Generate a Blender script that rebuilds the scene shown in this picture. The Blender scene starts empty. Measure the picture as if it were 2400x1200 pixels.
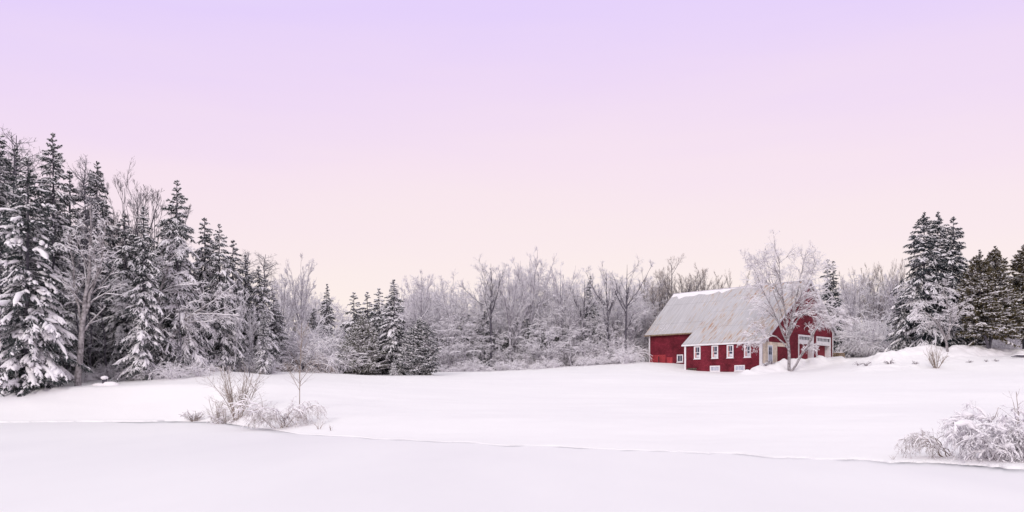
import bpy, math
import numpy as np
from mathutils import Vector

# ------------------------------------------------------------ camera, world, sun, exposure
scene = bpy.context.scene
COL = scene.collection
R = math.radians
FPX, HZ, CAMZ = 1825.0, 910.0, 1.8          # focal length in photo pixels, horizon row, eye height
cam_d = bpy.data.cameras.new('camera'); cam = bpy.data.objects.new('camera', cam_d); COL.objects.link(cam)
cam.location = (0, 0, CAMZ); cam.rotation_euler = (R(90), 0, 0)
cam_d.sensor_width = 36; cam_d.lens = 36 * FPX / 2400; cam_d.shift_y = (HZ - 600) / 2400
cam_d.clip_start = 0.1; cam_d.clip_end = 3000
scene.camera = cam

SUN_EL, SUN_AZ = R(24), R(200)               # azimuth clockwise from +Y: behind the camera, a little left
world = bpy.data.worlds.new('World'); scene.world = world; world.use_nodes = True
nt = world.node_tree; nt.nodes.clear()
def N(tree, kind, **kw):
    n = tree.nodes.new(kind)
    for k, v in kw.items():
        if k.startswith('i_'): n.inputs[k[2:].replace('_', ' ')].default_value = v
        else: setattr(n, k, v)
    return n
def srgb(r, g, b):
    f = lambda c: (c/255)/12.92 if c/255 <= .04045 else ((c/255+.055)/1.055)**2.4
    return (f(r), f(g), f(b), 1)
wo = N(nt, 'ShaderNodeOutputWorld')
sky = N(nt, 'ShaderNodeTexSky', sky_type='NISHITA', sun_disc=False, sun_elevation=SUN_EL, sun_rotation=SUN_AZ)
b1 = N(nt, 'ShaderNodeBackground', i_Strength=0.006); nt.links.new(sky.outputs[0], b1.inputs[0])
tc = N(nt, 'ShaderNodeTexCoord'); sep = N(nt, 'ShaderNodeSeparateXYZ'); nt.links.new(tc.outputs['Generated'], sep.inputs[0])
mp = N(nt, 'ShaderNodeMapping'); mp.inputs['Scale'].default_value = (1.0, 1.0, 7.0); nt.links.new(tc.outputs['Generated'], mp.inputs[0])
nz = N(nt, 'ShaderNodeTexNoise', i_Scale=2.2, i_Detail=5.0, i_Roughness=.5); nt.links.new(mp.outputs[0], nz.inputs[0])
ma = N(nt, 'ShaderNodeMath', operation='MULTIPLY_ADD'); ma.inputs[1].default_value = .10; nt.links.new(nz.outputs[0], ma.inputs[0]); nt.links.new(sep.outputs[2], ma.inputs[2])
xx_ = N(nt, 'ShaderNodeMath', operation='ADD'); xx_.inputs[1].default_value = .12; nt.links.new(sep.outputs[0], xx_.inputs[0])
x2_ = N(nt, 'ShaderNodeMath', operation='MULTIPLY_ADD'); nt.links.new(xx_.outputs[0], x2_.inputs[0]); nt.links.new(xx_.outputs[0], x2_.inputs[1]); x2_.inputs[2].default_value = -.03
xm_ = N(nt, 'ShaderNodeMath', operation='MULTIPLY_ADD'); nt.links.new(sep.outputs[0], xm_.inputs[0]); xm_.inputs[1].default_value = -.45; nt.links.new(x2_.outputs[0], xm_.inputs[2])
mb_ = N(nt, 'ShaderNodeMath', operation='MULTIPLY_ADD'); mb_.inputs[1].default_value = .13
nt.links.new(xm_.outputs[0], mb_.inputs[0]); nt.links.new(ma.outputs[0], mb_.inputs[2])
ramp = N(nt, 'ShaderNodeValToRGB'); cr = ramp.color_ramp
stops = [(0.0, srgb(253, 237, 220)), (.13, srgb(253, 239, 228)), (.20, srgb(250, 234, 232)), (.32, srgb(246, 226, 238)),
         (.41, srgb(238, 217, 244)), (.49, srgb(229, 209, 250)), (.60, srgb(234, 226, 247)), (1.0, srgb(251, 250, 249))]
while len(cr.elements) < len(stops): cr.elements.new(.5)
for e, (p, c) in zip(cr.elements, stops): e.position = p; e.color = c
nt.links.new(mb_.outputs[0], ramp.inputs[0])
b2 = N(nt, 'ShaderNodeBackground', i_Strength=0.99); nt.links.new(ramp.outputs[0], b2.inputs[0])
ad = N(nt, 'ShaderNodeAddShader'); nt.links.new(b1.outputs[0], ad.inputs[0]); nt.links.new(b2.outputs[0], ad.inputs[1]); nt.links.new(ad.outputs[0], wo.inputs[0])

sl = bpy.data.lights.new('sun', 'SUN'); sl.energy = 1.3; sl.angle = R(12); sl.color = (1, .95, .90)
so = bpy.data.objects.new('sun', sl); COL.objects.link(so); so.location = (0, -20, 60)
sd = Vector((math.sin(SUN_AZ)*math.cos(SUN_EL), math.cos(SUN_AZ)*math.cos(SUN_EL), math.sin(SUN_EL)))
so.rotation_euler = sd.to_track_quat('Z', 'Y').to_euler()
vs = scene.view_settings; scene.display_settings.display_device = 'sRGB'
vs.view_transform = 'Standard'; vs.look = 'None'; vs.gamma = 1; vs.use_curve_mapping = False; vs.exposure = 0.0
scene.cycles.max_bounces = 8; scene.cycles.diffuse_bounces = 6; scene.cycles.glossy_bounces = 2
scene.cycles.transmission_bounces = 2; scene.cycles.volume_bounces = 1; scene.cycles.use_denoising = True

# ------------------------------------------------------------ helpers
def tag(o, label=None, cat=None, group=None, kind=None):
    if label: o['label'] = label
    if cat: o['category'] = cat
    if group: o['group'] = group
    if kind: o['kind'] = kind
    return o
def empty(name, loc, rz=0):
    o = bpy.data.objects.new(name, None); COL.objects.link(o); o.location = loc; o.rotation_euler = (0, 0, rz)
    o.empty_display_size = .3
    return o
def link(name, me, parent=None):
    o = bpy.data.objects.new(name, me); COL.objects.link(o)
    if parent: o.parent = parent
    return o
class MB:
    """collects vertices and faces (numpy blocks) for one mesh"""
    def __init__(s): s.v = []; s.f = []; s.n = 0
    def add(s, V, F, mat=0, smooth=True):
        V = np.asarray(V, float).reshape(-1, 3); F = np.asarray(F, np.int64)
        if len(F) == 0: return
        s.v.append(V); s.f.append((F + s.n, mat, smooth)); s.n += len(V)
    def mesh(s, name, mats):
        me = bpy.data.meshes.new(name)
        V = np.concatenate(s.v) if s.v else np.zeros((0, 3))
        lv = np.concatenate([f.ravel() for f, _, _ in s.f])
        tot = np.concatenate([np.full(len(f), f.shape[1]) for f, _, _ in s.f])
        mi = np.concatenate([np.full(len(f), m) for f, m, _ in s.f]); sm = np.concatenate([np.full(len(f), k) for f, _, k in s.f])
        st = np.concatenate([[0], np.cumsum(tot)[:-1]])
        me.vertices.add(len(V)); me.vertices.foreach_set('co', V.astype(np.float32).ravel())
        me.loops.add(len(lv)); me.loops.foreach_set('vertex_index', lv.astype(np.int32))
        me.polygons.add(len(tot)); me.polygons.foreach_set('loop_start', st.astype(np.int32)); me.polygons.foreach_set('loop_total', tot.astype(np.int32))
        me.polygons.foreach_set('material_index', mi.astype(np.int32)); me.polygons.foreach_set('use_smooth', sm.astype(bool))
        for m in mats: me.materials.append(m)
        me.update(calc_edges=True); me.validate()
        return me
    def box(s, a, b, mat=0):
        x0, y0, z0 = a; x1, y1, z1 = b
        s.add([(x0,y0,z0),(x1,y0,z0),(x1,y1,z0),(x0,y1,z0),(x0,y0,z1),(x1,y0,z1),(x1,y1,z1),(x0,y1,z1)],
              [(0,3,2,1),(4,5,6,7),(0,1,5,4),(1,2,6,5),(2,3,7,6),(3,0,4,7)], mat, False)
def norm(v): return v / np.maximum(np.linalg.norm(v, axis=-1, keepdims=True), 1e-9)
def tubes(mb, P, Rr, k=4, mat=0, squash=1.0):
    """P (N,n,3) centre lines, Rr (N,n) radii"""
    if len(P) == 0: return
    Nn, n = P.shape[:2]
    T = np.gradient(P, axis=1); T = norm(T)
    ref = np.where(np.abs(T[..., 2:3]) > .93, np.array([1., 0, 0]), np.array([0, 0, 1.]))
    U = norm(np.cross(T, ref)); W = np.cross(U, T) * squash
    a = np.arange(k) * 2 * np.pi / k + np.pi / 2
    V = P[:, :, None] + Rr[:, :, None, None] * (np.cos(a)[None, None, :, None] * U[:, :, None] + np.sin(a)[None, None, :, None] * W[:, :, None])
    i = np.arange(Nn)[:, None, None] * n * k; j = np.arange(n - 1)[None, :, None] * k; c = np.arange(k)[None, None, :]; d = (c + 1) % k
    F = np.stack([i+j+c, i+j+d, i+j+k+d, i+j+k+c], -1).reshape(-1, 4)
    mb.add(V, F, mat, True)
def march(rng, P0, D0, L, n, grav, wig):
    """grow paths: n points each from P0 along D0 (bending by grav upward if >0)"""
    m = len(P0); P = np.zeros((m, n, 3)); P[:, 0] = P0; d = norm(D0); st = (L / (n - 1))[:, None]
    g = np.broadcast_to(np.asarray(grav, float), (m,))[:, None] * np.array([0, 0, 1.])
    for i in range(1, n):
        d = norm(d + g + rng.normal(0, wig, (m, 3))); P[:, i] = P[:, i-1] + d * st
    return P
def sample(P, idx, s):
    n = P.shape[1]; x = s * (n - 1); i = np.minimum(x.astype(int), n - 2); f = (x - i)[:, None]
    a = P[idx, i]; b = P[idx, i+1]
    return a*(1-f) + b*f, norm(b - a)
def sprout(rng, P, Rr, L, nch, s0, s1, ang, ratio, rr, n, grav, wig, minr, taper=.3, up=0.0, pwr=.92):
    idx = np.repeat(np.arange(len(P)), nch) if np.isscalar(nch) else np.repeat(np.arange(len(P)), nch)
    s = s0 + (min(s1, .97) - s0)*rng.uniform(0, 1, len(idx))**pwr; p, t = sample(P, idx, s)
    q = norm(np.cross(t, norm(rng.normal(size=(len(idx), 3))))); a = np.radians(rng.normal(ang, ang * .22, len(idx)))[:, None]
    d = np.cos(a) * t + np.sin(a) * q + np.array([0, 0, up])
    l = L[idx] * ratio * (1.1 - .55 * s) * rng.uniform(.55, 1.3, len(idx))
    r0 = np.maximum(Rr[idx, 0] * (1 - .75 * s) * rr, minr)
    C = march(rng, p, d, l, n, grav, wig)
    CR = np.maximum(r0[:, None] * np.linspace(1, taper, n)[None], minr * .45)
    return C, CR, l

# ------------------------------------------------------------ materials
def mat(name, base=(.5, .5, .5), rough=.8, spec=.2):
    m = bpy.data.materials.new(name); m.use_nodes = True; b = m.node_tree.nodes['Principled BSDF']
    b.inputs['Base Color'].default_value = (*base[:3], 1); b.inputs['Roughness'].default_value = rough; b.inputs['Specular IOR Level'].default_value = spec
    return m
def noise_mix(m, c1, c2, scale=3., detail=4., lo=.35, hi=.65, coord='Object', vscale=(1, 1, 1), bump=0, bscale=None):
    t = m.node_tree; b = t.nodes['Principled BSDF']
    co = N(t, 'ShaderNodeTexCoord'); mp = N(t, 'ShaderNodeMapping'); mp.inputs['Scale'].default_value = vscale; t.links.new(co.outputs[coord], mp.inputs[0])
    nz = N(t, 'ShaderNodeTexNoise', i_Scale=scale, i_Detail=detail); t.links.new(mp.outputs[0], nz.inputs[0])
    r = N(t, 'ShaderNodeValToRGB'); r.color_ramp.elements[0].position = lo; r.color_ramp.elements[1].position = hi
    r.color_ramp.elements[0].color = (*c1[:3], 1); r.color_ramp.elements[1].color = (*c2[:3], 1)
    t.links.new(nz.outputs[0], r.inputs[0]); t.links.new(r.outputs[0], b.inputs['Base Color'])
    if bump:
        n2 = N(t, 'ShaderNodeTexNoise', i_Scale=bscale or scale * 3, i_Detail=6.); t.links.new(mp.outputs[0], n2.inputs[0])
        bp = N(t, 'ShaderNodeBump', i_Strength=bump, i_Distance=.05); t.links.new(n2.outputs[0], bp.inputs['Height']); t.links.new(bp.outputs[0], b.inputs['Normal'])
    return m
def snowy(m, c1, c2, thr, soft=.25, scale=4., snow=(.84, .82, .85), amp=.7):
    """bark that carries snow on its upward faces"""
    t = m.node_tree; b = t.nodes['Principled BSDF']
    noise_mix(m, c1, c2, scale=scale)
    base = b.inputs['Base Color'].links[0].from_socket
    g = N(t, 'ShaderNodeNewGeometry'); sp = N(t, 'ShaderNodeSeparateXYZ'); t.links.new(g.outputs['Normal'], sp.inputs[0])
    nz = N(t, 'ShaderNodeTexNoise', i_Scale=2.3, i_Detail=3.); t.links.new(g.outputs['Position'], nz.inputs[0])
    a = N(t, 'ShaderNodeMath', operation='MULTIPLY_ADD'); a.inputs[1].default_value = amp; t.links.new(nz.outputs[0], a.inputs[0]); t.links.new(sp.outputs[2], a.inputs[2])
    mr = N(t, 'ShaderNodeMapRange'); mr.inputs['From Min'].default_value = thr + amp*.5 - soft/2; mr.inputs['From Max'].default_value = thr + amp*.5 + soft/2
    t.links.new(a.outputs[0], mr.inputs[0])
    mx = N(t, 'ShaderNodeMix', data_type='RGBA'); t.links.new(mr.outputs[0], mx.inputs[0]); t.links.new(base, mx.inputs[6]); mx.inputs[7].default_value = (*snow, 1)
    t.links.new(mx.outputs[2], b.inputs['Base Color'])
    return m
def island(m, c1, c2):
    t = m.node_tree; b = t.nodes['Principled BSDF']
    g = N(t, 'ShaderNodeNewGeometry'); r = N(t, 'ShaderNodeValToRGB'); r.color_ramp.elements[0].color = (*c1, 1); r.color_ramp.elements[1].color = (*c2, 1)
    t.links.new(g.outputs['Random Per Island'], r.inputs[0]); t.links.new(r.outputs[0], b.inputs['Base Color'])
    return m
M = {}
M['ground_snow'] = noise_mix(mat('ground_snow', rough=.75), (.88, .86, .87), (.915, .895, .90), scale=.12, detail=6, bump=.35, bscale=1.6)
M['bank_snow'] = noise_mix(mat('bank_snow', rough=.75), (.86, .835, .855), (.90, .875, .888), scale=1.2, bump=.5, bscale=5)
M['tree_snow'] = mat('tree_snow', (.87, .845, .87), .7)
M['needle'] = island(mat('needle', rough=.7), (.036, .044, .050), (.082, .096, .094))
M['needle_blue'] = island(mat('needle_blue', rough=.7), (.020, .028, .036), (.050, .064, .072))
M['needle_olive'] = island(mat('needle_olive', rough=.7), (.055, .060, .040), (.13, .13, .085))
M['needle_brown'] = island(mat('needle_brown', rough=.7), (.052, .047, .028), (.15, .118, .060))
M['bark'] = snowy(mat('bark', rough=.9), (.060, .056, .072), (.14, .128, .152), .5)
M['bark_frost'] = snowy(mat('bark_frost', rough=.9), (.17, .155, .185), (.34, .315, .355), .05)
M['twig_frost'] = snowy(mat('twig_frost', rough=.9), (.44, .41, .46), (.72, .69, .74), -.3, soft=.5)
M['twig_mix'] = snowy(mat('twig_mix', rough=.9), (.38, .35, .40), (.66, .62, .68), -.15, soft=.5)
M['twig_tan'] = snowy(mat('twig_tan', rough=.9), (.34, .28, .24), (.54, .47, .40), .35, soft=.5)
M['twig_dark'] = snowy(mat('twig_dark', rough=.9), (.13, .105, .12), (.25, .21, .23), .35, soft=.4)
M['birch_bark'] = snowy(mat('birch_bark', rough=.85), (.13, .115, .12), (.40, .37, .38), .45, scale=7.)
M['birch_twig'] = snowy(mat('birch_twig', rough=.9), (.34, .30, .33), (.60, .55, .59), -.15, soft=.4)
M['bush_twig'] = snowy(mat('bush_twig', rough=.9), (.16, .11, .09), (.36, .28, .23), .3, soft=.35)
M['bush_lilac'] = snowy(mat('bush_lilac', rough=.9), (.17, .14, .155), (.40, .36, .40), .1, soft=.35)
M['stem_tan'] = snowy(mat('stem_tan', rough=.9), (.19, .145, .12), (.38, .31, .26), .5, soft=.3)

# ------------------------------------------------------------ terrain
PXK = [-700, 0, 200, 400, 500, 560, 700, 850, 1050, 1250, 1500, 1600, 1700, 1785, 1900, 2000, 2150, 2300, 2400, 3100]
SH  = [40, 41, 41.6, 42, 41.5, 37.5, 30.8, 28.2, 25.8, 24.2, 22.6, 22.0, 21.4, 20.8, 20.1, 19.4, 18.5, 17.9, 17.3, 15]
DK = [47, 55, 66, 74, 80, 86, 95, 120, 500]
ZK = {-700:[1.8,2.1,2.4,2.6,2.7,2.8,3,3.3,5], 0:[1.78,2.1,2.4,2.6,2.7,2.8,3,3.3,5], 200:[1.9,2.35,2.7,2.8,3,3.1,3.2,3.5,5], 400:[2.05,2.75,3.0,3.1,3.2,3.3,3.4,3.6,5],
      500:[2.0,2.95,3.1,3.2,3.3,3.4,3.5,3.7,5], 560:[2.1,2.85,3.2,3.3,3.4,3.5,3.6,3.8,5], 700:[1.9,2.5,3.15,3.4,3.6,3.7,3.8,4,5], 850:[1.6,2.2,2.9,3.15,3.4,3.6,3.8,4,5],
      1050:[1.45,2.0,2.7,3.1,3.4,3.65,3.9,4.1,5], 1250:[1.4,2.0,2.75,3.2,3.6,3.95,4.2,4.5,5.5], 1500:[1.45,2.1,2.8,3.4,3.9,4.5,5.0,5.2,6], 1600:[1.45,2.05,2.7,3.1,3.45,4.35,4.9,5.3,6],
      1700:[1.45,2.0,2.7,3.05,3.5,4.2,4.9,5.3,6], 1785:[1.5,2.1,2.85,3.3,4.0,4.6,5.1,5.4,6], 1900:[1.55,2.2,3.0,3.7,4.5,4.9,5.2,5.5,6], 2000:[1.6,2.3,3.2,4.2,4.9,5.2,5.4,5.7,6],
      2150:[1.65,2.4,3.4,4.5,5.1,5.4,5.5,5.8,6], 2300:[1.7,2.45,3.5,4.7,5.3,5.5,5.6,5.9,6], 2400:[1.7,2.5,3.6,4.8,5.4,5.6,5.7,6,6], 3100:[1.7,2.5,3.6,4.8,5.4,5.6,5.7,6,6]}
ZA = np.array([ZK[p] for p in PXK], float); PXA = np.array(PXK, float)
_r = np.random.default_rng(5)
LAT = [_r.uniform(-1, 1, (257, 257)) for _ in range(3)]
def vnoise(x, y, k=0):
    x = np.asarray(x, float) + 1000.3; y = np.asarray(y, float) + 1000.7
    i = np.floor(x).astype(int); j = np.floor(y).astype(int); u = x - i; v = y - j; u = u*u*(3-2*u); v = v*v*(3-2*v); G = LAT[k]
    a = G[i & 255, j & 255]; b = G[(i+1) & 255, j & 255]; c = G[i & 255, (j+1) & 255]; d = G[(i+1) & 255, (j+1) & 255]
    return (a*(1-u)+b*u)*(1-v) + (c*(1-u)+d*u)*v
def pxd(x, y):
    D = np.where(y > 0, np.maximum(y, np.abs(x)/.9), np.maximum(np.abs(x)/.9, -y*1.5)); D = np.maximum(D, .01)
    t = np.where(y > np.abs(x)/.9, x/np.maximum(y, .01), np.sign(x)*.9)
    return 1200 + FPX * t, D
def shore(px): return np.interp(px, PXA, SH) + .45*vnoise(px/70, px*0, 1) + .16*vnoise(px/17, px*0+3, 2) + .05*vnoise(px/5, px*0+3, 0)
# banks of ploughed snow: (px, crest depth, crest row) polylines
BANK1 = [(1722, 72.0, 880), (1740, 72.3, 872), (1762, 72.7, 863), (1782, 73.2, 854), (1802, 73.8, 848), (1825, 74.5, 844), (1850, 75.2, 841), (1872, 76, 838), (1890, 76.5, 844), (1912, 77, 837), (1930, 77.5, 834), (1950, 78, 838), (1975, 77.5, 838), (2000, 77, 845), (2040, 75.5, 840), (2080, 75, 836), (2110, 75, 842)]
BANK2 = [(2020, 74, 848), (2055, 74.5, 836), (2085, 74.8, 826), (2110, 75, 820), (2150, 75.5, 818), (2190, 76, 811), (2215, 76, 815), (2250, 76, 808), (2285, 76.5, 811), (2300, 77, 818), (2345, 77, 822), (2400, 77, 817), (2480, 77, 820), (2600, 77, 820)]
BANK3 = [(1990, 69.5, 862), (2040, 69.5, 853), (2100, 69.5, 856), (2160, 70, 860), (2230, 70, 864), (2300, 70, 859), (2400, 70, 858), (2600, 70, 858)]
def smax(a, b, k=.25):
    h = np.clip(.5 + .5*(a-b)/k, 0, 1); return b*(1-h) + a*h + k*h*(1-h)
def tz(x, y, detail=True):
    x = np.asarray(x, float); y = np.asarray(y, float)
    px, D = pxd(x, y); S = shore(px)
    # bilinear profile in (px, D)
    c = np.clip(np.searchsorted(PXA, px) - 1, 0, len(PXA)-2); f = np.clip((px - PXA[c])/(PXA[c+1]-PXA[c]), 0, 1)
    dk = np.array(DK, float); d = np.clip(np.searchsorted(dk, D) - 1, 0, len(dk)-2); g = np.clip((D - dk[d])/(dk[d+1]-dk[d]), 0, 1)
    z = (ZA[c, d]*(1-f)+ZA[c+1, d]*f)*(1-g) + (ZA[c, d+1]*(1-f)+ZA[c+1, d+1]*f)*g
    bank = np.interp(px, [0, 500, 620, 1900, 2400], [.09, .10, .03, .03, .07]) + .015*vnoise(px/60, px*0+9, 0)
    z47 = ZA[c, 0]*(1-f)+ZA[c+1, 0]*f
    S0 = np.interp(px, PXA, SH); u = np.clip((D - S0 - .4)/(46.6 - S0), 0, 1); near = bank + (z47 - bank) * (u**1.12)
    z = np.where(D < 47, near, z)
    e = np.clip((D - S)/.3, -1, 1); z = np.where(D < S + .3, np.where(e > 0, z*np.sqrt(np.maximum(e, 0)), -.4*np.sqrt(-np.minimum(e, 0))), z)
    on = np.clip((D - S)/3, 0, 1)
    if detail: z = z + on*(.15*vnoise(x/10, y/6, 0) + .045*vnoise(x/3.4, y/2., 1) + .018*vnoise(x/2+y*.2, y/.9, 2) + .009*vnoise(x/.8, y/.8, 2))
    for bk, w, lump in ((BANK1, 1.6, .24), (BANK2, 2.2, .28), (BANK3, 1.6, .2)):
        b = np.array(bk); m = (px > b[0, 0]) & (px < b[-1, 0]) & (D > 60) & (D < 90)
        if not np.any(m): continue
        dc = np.interp(px, b[:, 0], b[:, 1]); rc = np.interp(px, b[:, 0], b[:, 2]); zc = CAMZ + (HZ - rc)/FPX*dc
        k = np.clip(np.minimum(px - b[0, 0], b[-1, 0] - px)/25, 0, 1)
        q = (D - dc)/w; q = np.where(q > 0, q*.7, q)
        prof = z + (zc - z)*np.exp(-q*q)*k + lump*np.exp(-q*q*.5)*k*(vnoise(x/1.1, y/1.1, 1) + .6*vnoise(x/.45, y/.45, 2))
        z = np.where(m, np.maximum(z, prof), z)
    return z
def gz(x, y): return float(tz(np.array([x]), np.array([y]))[0])
def at(px, D, dz=0.0):
    x = (px - 1200)/FPX*D; return (x, D, gz(x, D) + dz)
def ring(Ds, nt_=900):
    """box-shaped rings round the camera: front side finely divided"""
    tt = np.linspace(-.9, .9, nt_); pts = []
    pts.append(np.stack([tt, np.ones_like(tt)], 1))
    a = np.linspace(1, -1/1.5, 26)[1:]; pts.append(np.stack([np.full_like(a, .9), a], 1))
    b = np.linspace(.9, -.9, 26)[1:]; pts.append(np.stack([b, np.full_like(b, -1/1.5)], 1))
    c = np.linspace(-1/1.5, 1, 26)[1:-1]; pts.append(np.stack([np.full_like(c, -.9), c], 1))
    L = np.concatenate(pts); G = Ds[:, None, None]*L[None]
    n, m = len(Ds), len(L); i = np.arange(n-1)[:, None]*m; j = np.arange(m)[None]; k = (j+1) % m
    F = np.stack([i+j, i+m+j, i+m+k, i+k], -1).reshape(-1, 4)
    return G[..., 0].ravel(), G[..., 1].ravel(), F
Dl = np.concatenate([np.linspace(6, 16, 8), np.arange(16.2, 45, .1), np.arange(45, 68, .3), np.arange(68, 90, .16), np.arange(90, 130, 1.5), np.geomspace(130, 900, 24)])
gx, gy, gf = ring(Dl); mb = MB(); mb.add(np.stack([gx, gy, tz(gx, gy)], 1), gf[:, ::-1])
ground = link('ground', mb.mesh('ground', [M['ground_snow']])); tag(ground, kind='structure')
# frozen pond; the "wet" attribute marks shore slush and open ice, plus the left bank's overhang shadow, painted in
Dp = np.concatenate([[.02], np.linspace(1, 15, 30), np.arange(15.2, 44.5, .12)]); qx, qy, qf = ring(Dp)
mb = MB(); mb.add(np.stack([qx, qy, np.zeros_like(qx)], 1), qf[:, ::-1]); pm = mb.mesh('pond', [])
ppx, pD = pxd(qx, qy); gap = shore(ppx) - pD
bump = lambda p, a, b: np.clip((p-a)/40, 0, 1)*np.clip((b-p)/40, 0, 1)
wet_and_shade = .95*np.exp(-(gap/np.interp(ppx, [235, 350, 480, 560], [.5, 1.5, 1.3, .6]))**2)*bump(ppx, 235, 600)*(.7+.4*vnoise(ppx/30, ppx*0, 2)) \
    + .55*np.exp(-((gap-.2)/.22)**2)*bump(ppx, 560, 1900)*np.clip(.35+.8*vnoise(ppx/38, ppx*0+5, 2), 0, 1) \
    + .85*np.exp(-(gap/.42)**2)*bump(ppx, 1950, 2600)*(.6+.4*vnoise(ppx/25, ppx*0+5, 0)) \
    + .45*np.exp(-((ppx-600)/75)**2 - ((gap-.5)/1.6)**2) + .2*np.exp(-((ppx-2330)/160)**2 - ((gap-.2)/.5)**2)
wet_and_shade *= (1 + .35*vnoise(qx/.5, qy/.5, 1))
at_ = pm.attributes.new('wet_and_shade', 'FLOAT', 'POINT'); at_.data.foreach_set('value', np.clip(wet_and_shade, 0, 1).astype(np.float32))
m = M['pond'] = noise_mix(mat('pond_ice', rough=.6, spec=.3), (.84, .82, .84), (.91, .89, .90), scale=.15, detail=5, vscale=(1, .35, 1), bump=.06, bscale=.9)
t = m.node_tree; b = t.nodes['Principled BSDF']; base = b.inputs['Base Color'].links[0].from_socket
an = N(t, 'ShaderNodeAttribute', attribute_name='wet_and_shade'); mx = N(t, 'ShaderNodeMix', data_type='RGBA'); t.links.new(an.outputs['Fac'], mx.inputs[0])
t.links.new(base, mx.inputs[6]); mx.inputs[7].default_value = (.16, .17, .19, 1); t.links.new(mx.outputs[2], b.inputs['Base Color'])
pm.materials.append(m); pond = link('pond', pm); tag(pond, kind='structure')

# ------------------------------------------------------------ barn
BX, BY = 24.04, 75.0; F2 = (.721, .693)
PK, W, LL, LM, MW = 9.8, 15.76, 8.67, 16.4, 4.4       # ridge offset, width, lean-to length, barn length, main wall offset
ZR = 13.15; ML, MM, MR = .685, .90, .82              # ridge height, three pitches
barn = empty('barn', (BX, BY, 0), math.atan2(F2[1], F2[0]))
tag(barn, 'red shingled barn with a rusty grey metal roof, white-trimmed windows and two garage doors', 'barn')
def wall_mat(name, c1, c2, c3):
    m = mat(name, rough=.85); t = m.node_tree; b = t.nodes['Principled BSDF']
    co = N(t, 'ShaderNodeTexCoord'); sp = N(t, 'ShaderNodeSeparateXYZ'); t.links.new(co.outputs['Object'], sp.inputs[0])
    ad = N(t, 'ShaderNodeMath', operation='ADD'); t.links.new(sp.outputs[0], ad.inputs[0]); t.links.new(sp.outputs[1], ad.inputs[1])
    cb = N(t, 'ShaderNodeCombineXYZ'); t.links.new(ad.outputs[0], cb.inputs[0]); t.links.new(sp.outputs[2], cb.inputs[1])
    br = N(t, 'ShaderNodeTexBrick', i_Scale=1.0); br.inputs['Brick Width'].default_value = .22; br.inputs['Row Height'].default_value = .14
    br.inputs['Mortar Size'].default_value = .012; br.inputs['Color1'].default_value = (*c1, 1); br.inputs['Color2'].default_value = (*c2, 1); br.inputs['Mortar'].default_value = (*c3, 1)
    t.links.new(cb.outputs[0], br.inputs[0])
    nz = N(t, 'ShaderNodeTexNoise', i_Scale=.7, i_Detail=8., i_Roughness=.65); t.links.new(co.outputs['Object'], nz.inputs[0])
    mr = N(t, 'ShaderNodeMapRange'); mr.inputs['From Min'].default_value = .35; mr.inputs['From Max'].default_value = .7; mr.inputs['To Min'].default_value = .58; mr.inputs['To Max'].default_value = 1.32
    t.links.new(nz.outputs[0], mr.inputs[0])
    mx = N(t, 'ShaderNodeMix', data_type='RGBA', blend_type='MULTIPLY'); mx.inputs[0].default_value = 1
    t.links.new(br.outputs[0], mx.inputs[6]); t.links.new(mr.outputs[0], mx.inputs[7]); t.links.new(mx.outputs[2], b.inputs['Base Color'])
    bp = N(t, 'ShaderNodeBump', i_Strength=.6, i_Distance=.02); t.links.new(br.outputs['Fac'], bp.inputs['Height']); bp.invert = True; t.links.new(bp.outputs[0], b.inputs['Normal'])
    return m
M['red'] = wall_mat('red_shingle', (.175, .018, .033), (.235, .027, .045), (.07, .010, .017))
M['red_new'] = wall_mat('bright_red_board', (.40, .050, .062), (.46, .065, .075), (.22, .02, .03))
M['cream'] = wall_mat('cream_board', (.74, .63, .52), (.80, .70, .60), (.55, .44, .36))
M['white'] = noise_mix(mat('white_trim', rough=.6), (.70, .68, .70), (.82, .80, .82), scale=3)
M['grey_trim'] = noise_mix(mat('grey_trim', rough=.7), (.52, .50, .54), (.66, .64, .68), scale=3)
M['glass'] = mat('window_glass', (.05, .055, .09), .12, .6)
M['glass_b'] = noise_mix(mat('frosted_glass', rough=.3), (.38, .40, .48), (.55, .57, .64), scale=4)
M['curtain'] = mat('curtain', (.55, .30, .28), .9)
M['red_door'] = noise_mix(mat('red_door', rough=.6), (.20, .020, .034), (.26, .028, .044), scale=2, vscale=(9, 9, .4))
M['grey_door'] = mat('grey_door', (.42, .45, .54), .6)
M['wood'] = noise_mix(mat('old_wood', rough=.9), (.16, .11, .07), (.34, .26, .18), scale=6)
M['dark'] = mat('dark_void', (.03, .025, .03), .9)
# metal roof with rust running down the slope
m = mat('metal_roof', rough=.55, spec=.35); t = m.node_tree; b = t.nodes['Principled BSDF']
co = N(t, 'ShaderNodeTexCoord'); mp = N(t, 'ShaderNodeMapping'); mp.inputs['Scale'].default_value = (.75, 3.6, .0); t.links.new(co.outputs['Object'], mp.inputs[0])
nz = N(t, 'ShaderNodeTexNoise', i_Scale=1.0, i_Detail=5., i_Roughness=.55); t.links.new(mp.outputs[0], nz.inputs[0])
mp2 = N(t, 'ShaderNodeMapping'); mp2.inputs['Scale'].default_value = (.18, .22, 0); mp2.inputs['Location'].default_value = (3.1, 1.7, 0); t.links.new(co.outputs['Object'], mp2.inputs[0])
n2 = N(t, 'ShaderNodeTexNoise', i_Scale=1.0, i_Detail=3.); t.links.new(mp2.outputs[0], n2.inputs[0])
sp = N(t, 'ShaderNodeSeparateXYZ'); t.links.new(co.outputs['Object'], sp.inputs[0])
lw = N(t, 'ShaderNodeMapRange'); lw.inputs['From Min'].default_value = 13.5; lw.inputs['From Max'].default_value = -2; lw.inputs['To Min'].default_value = -.02; lw.inputs['To Max'].default_value = .10
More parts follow.
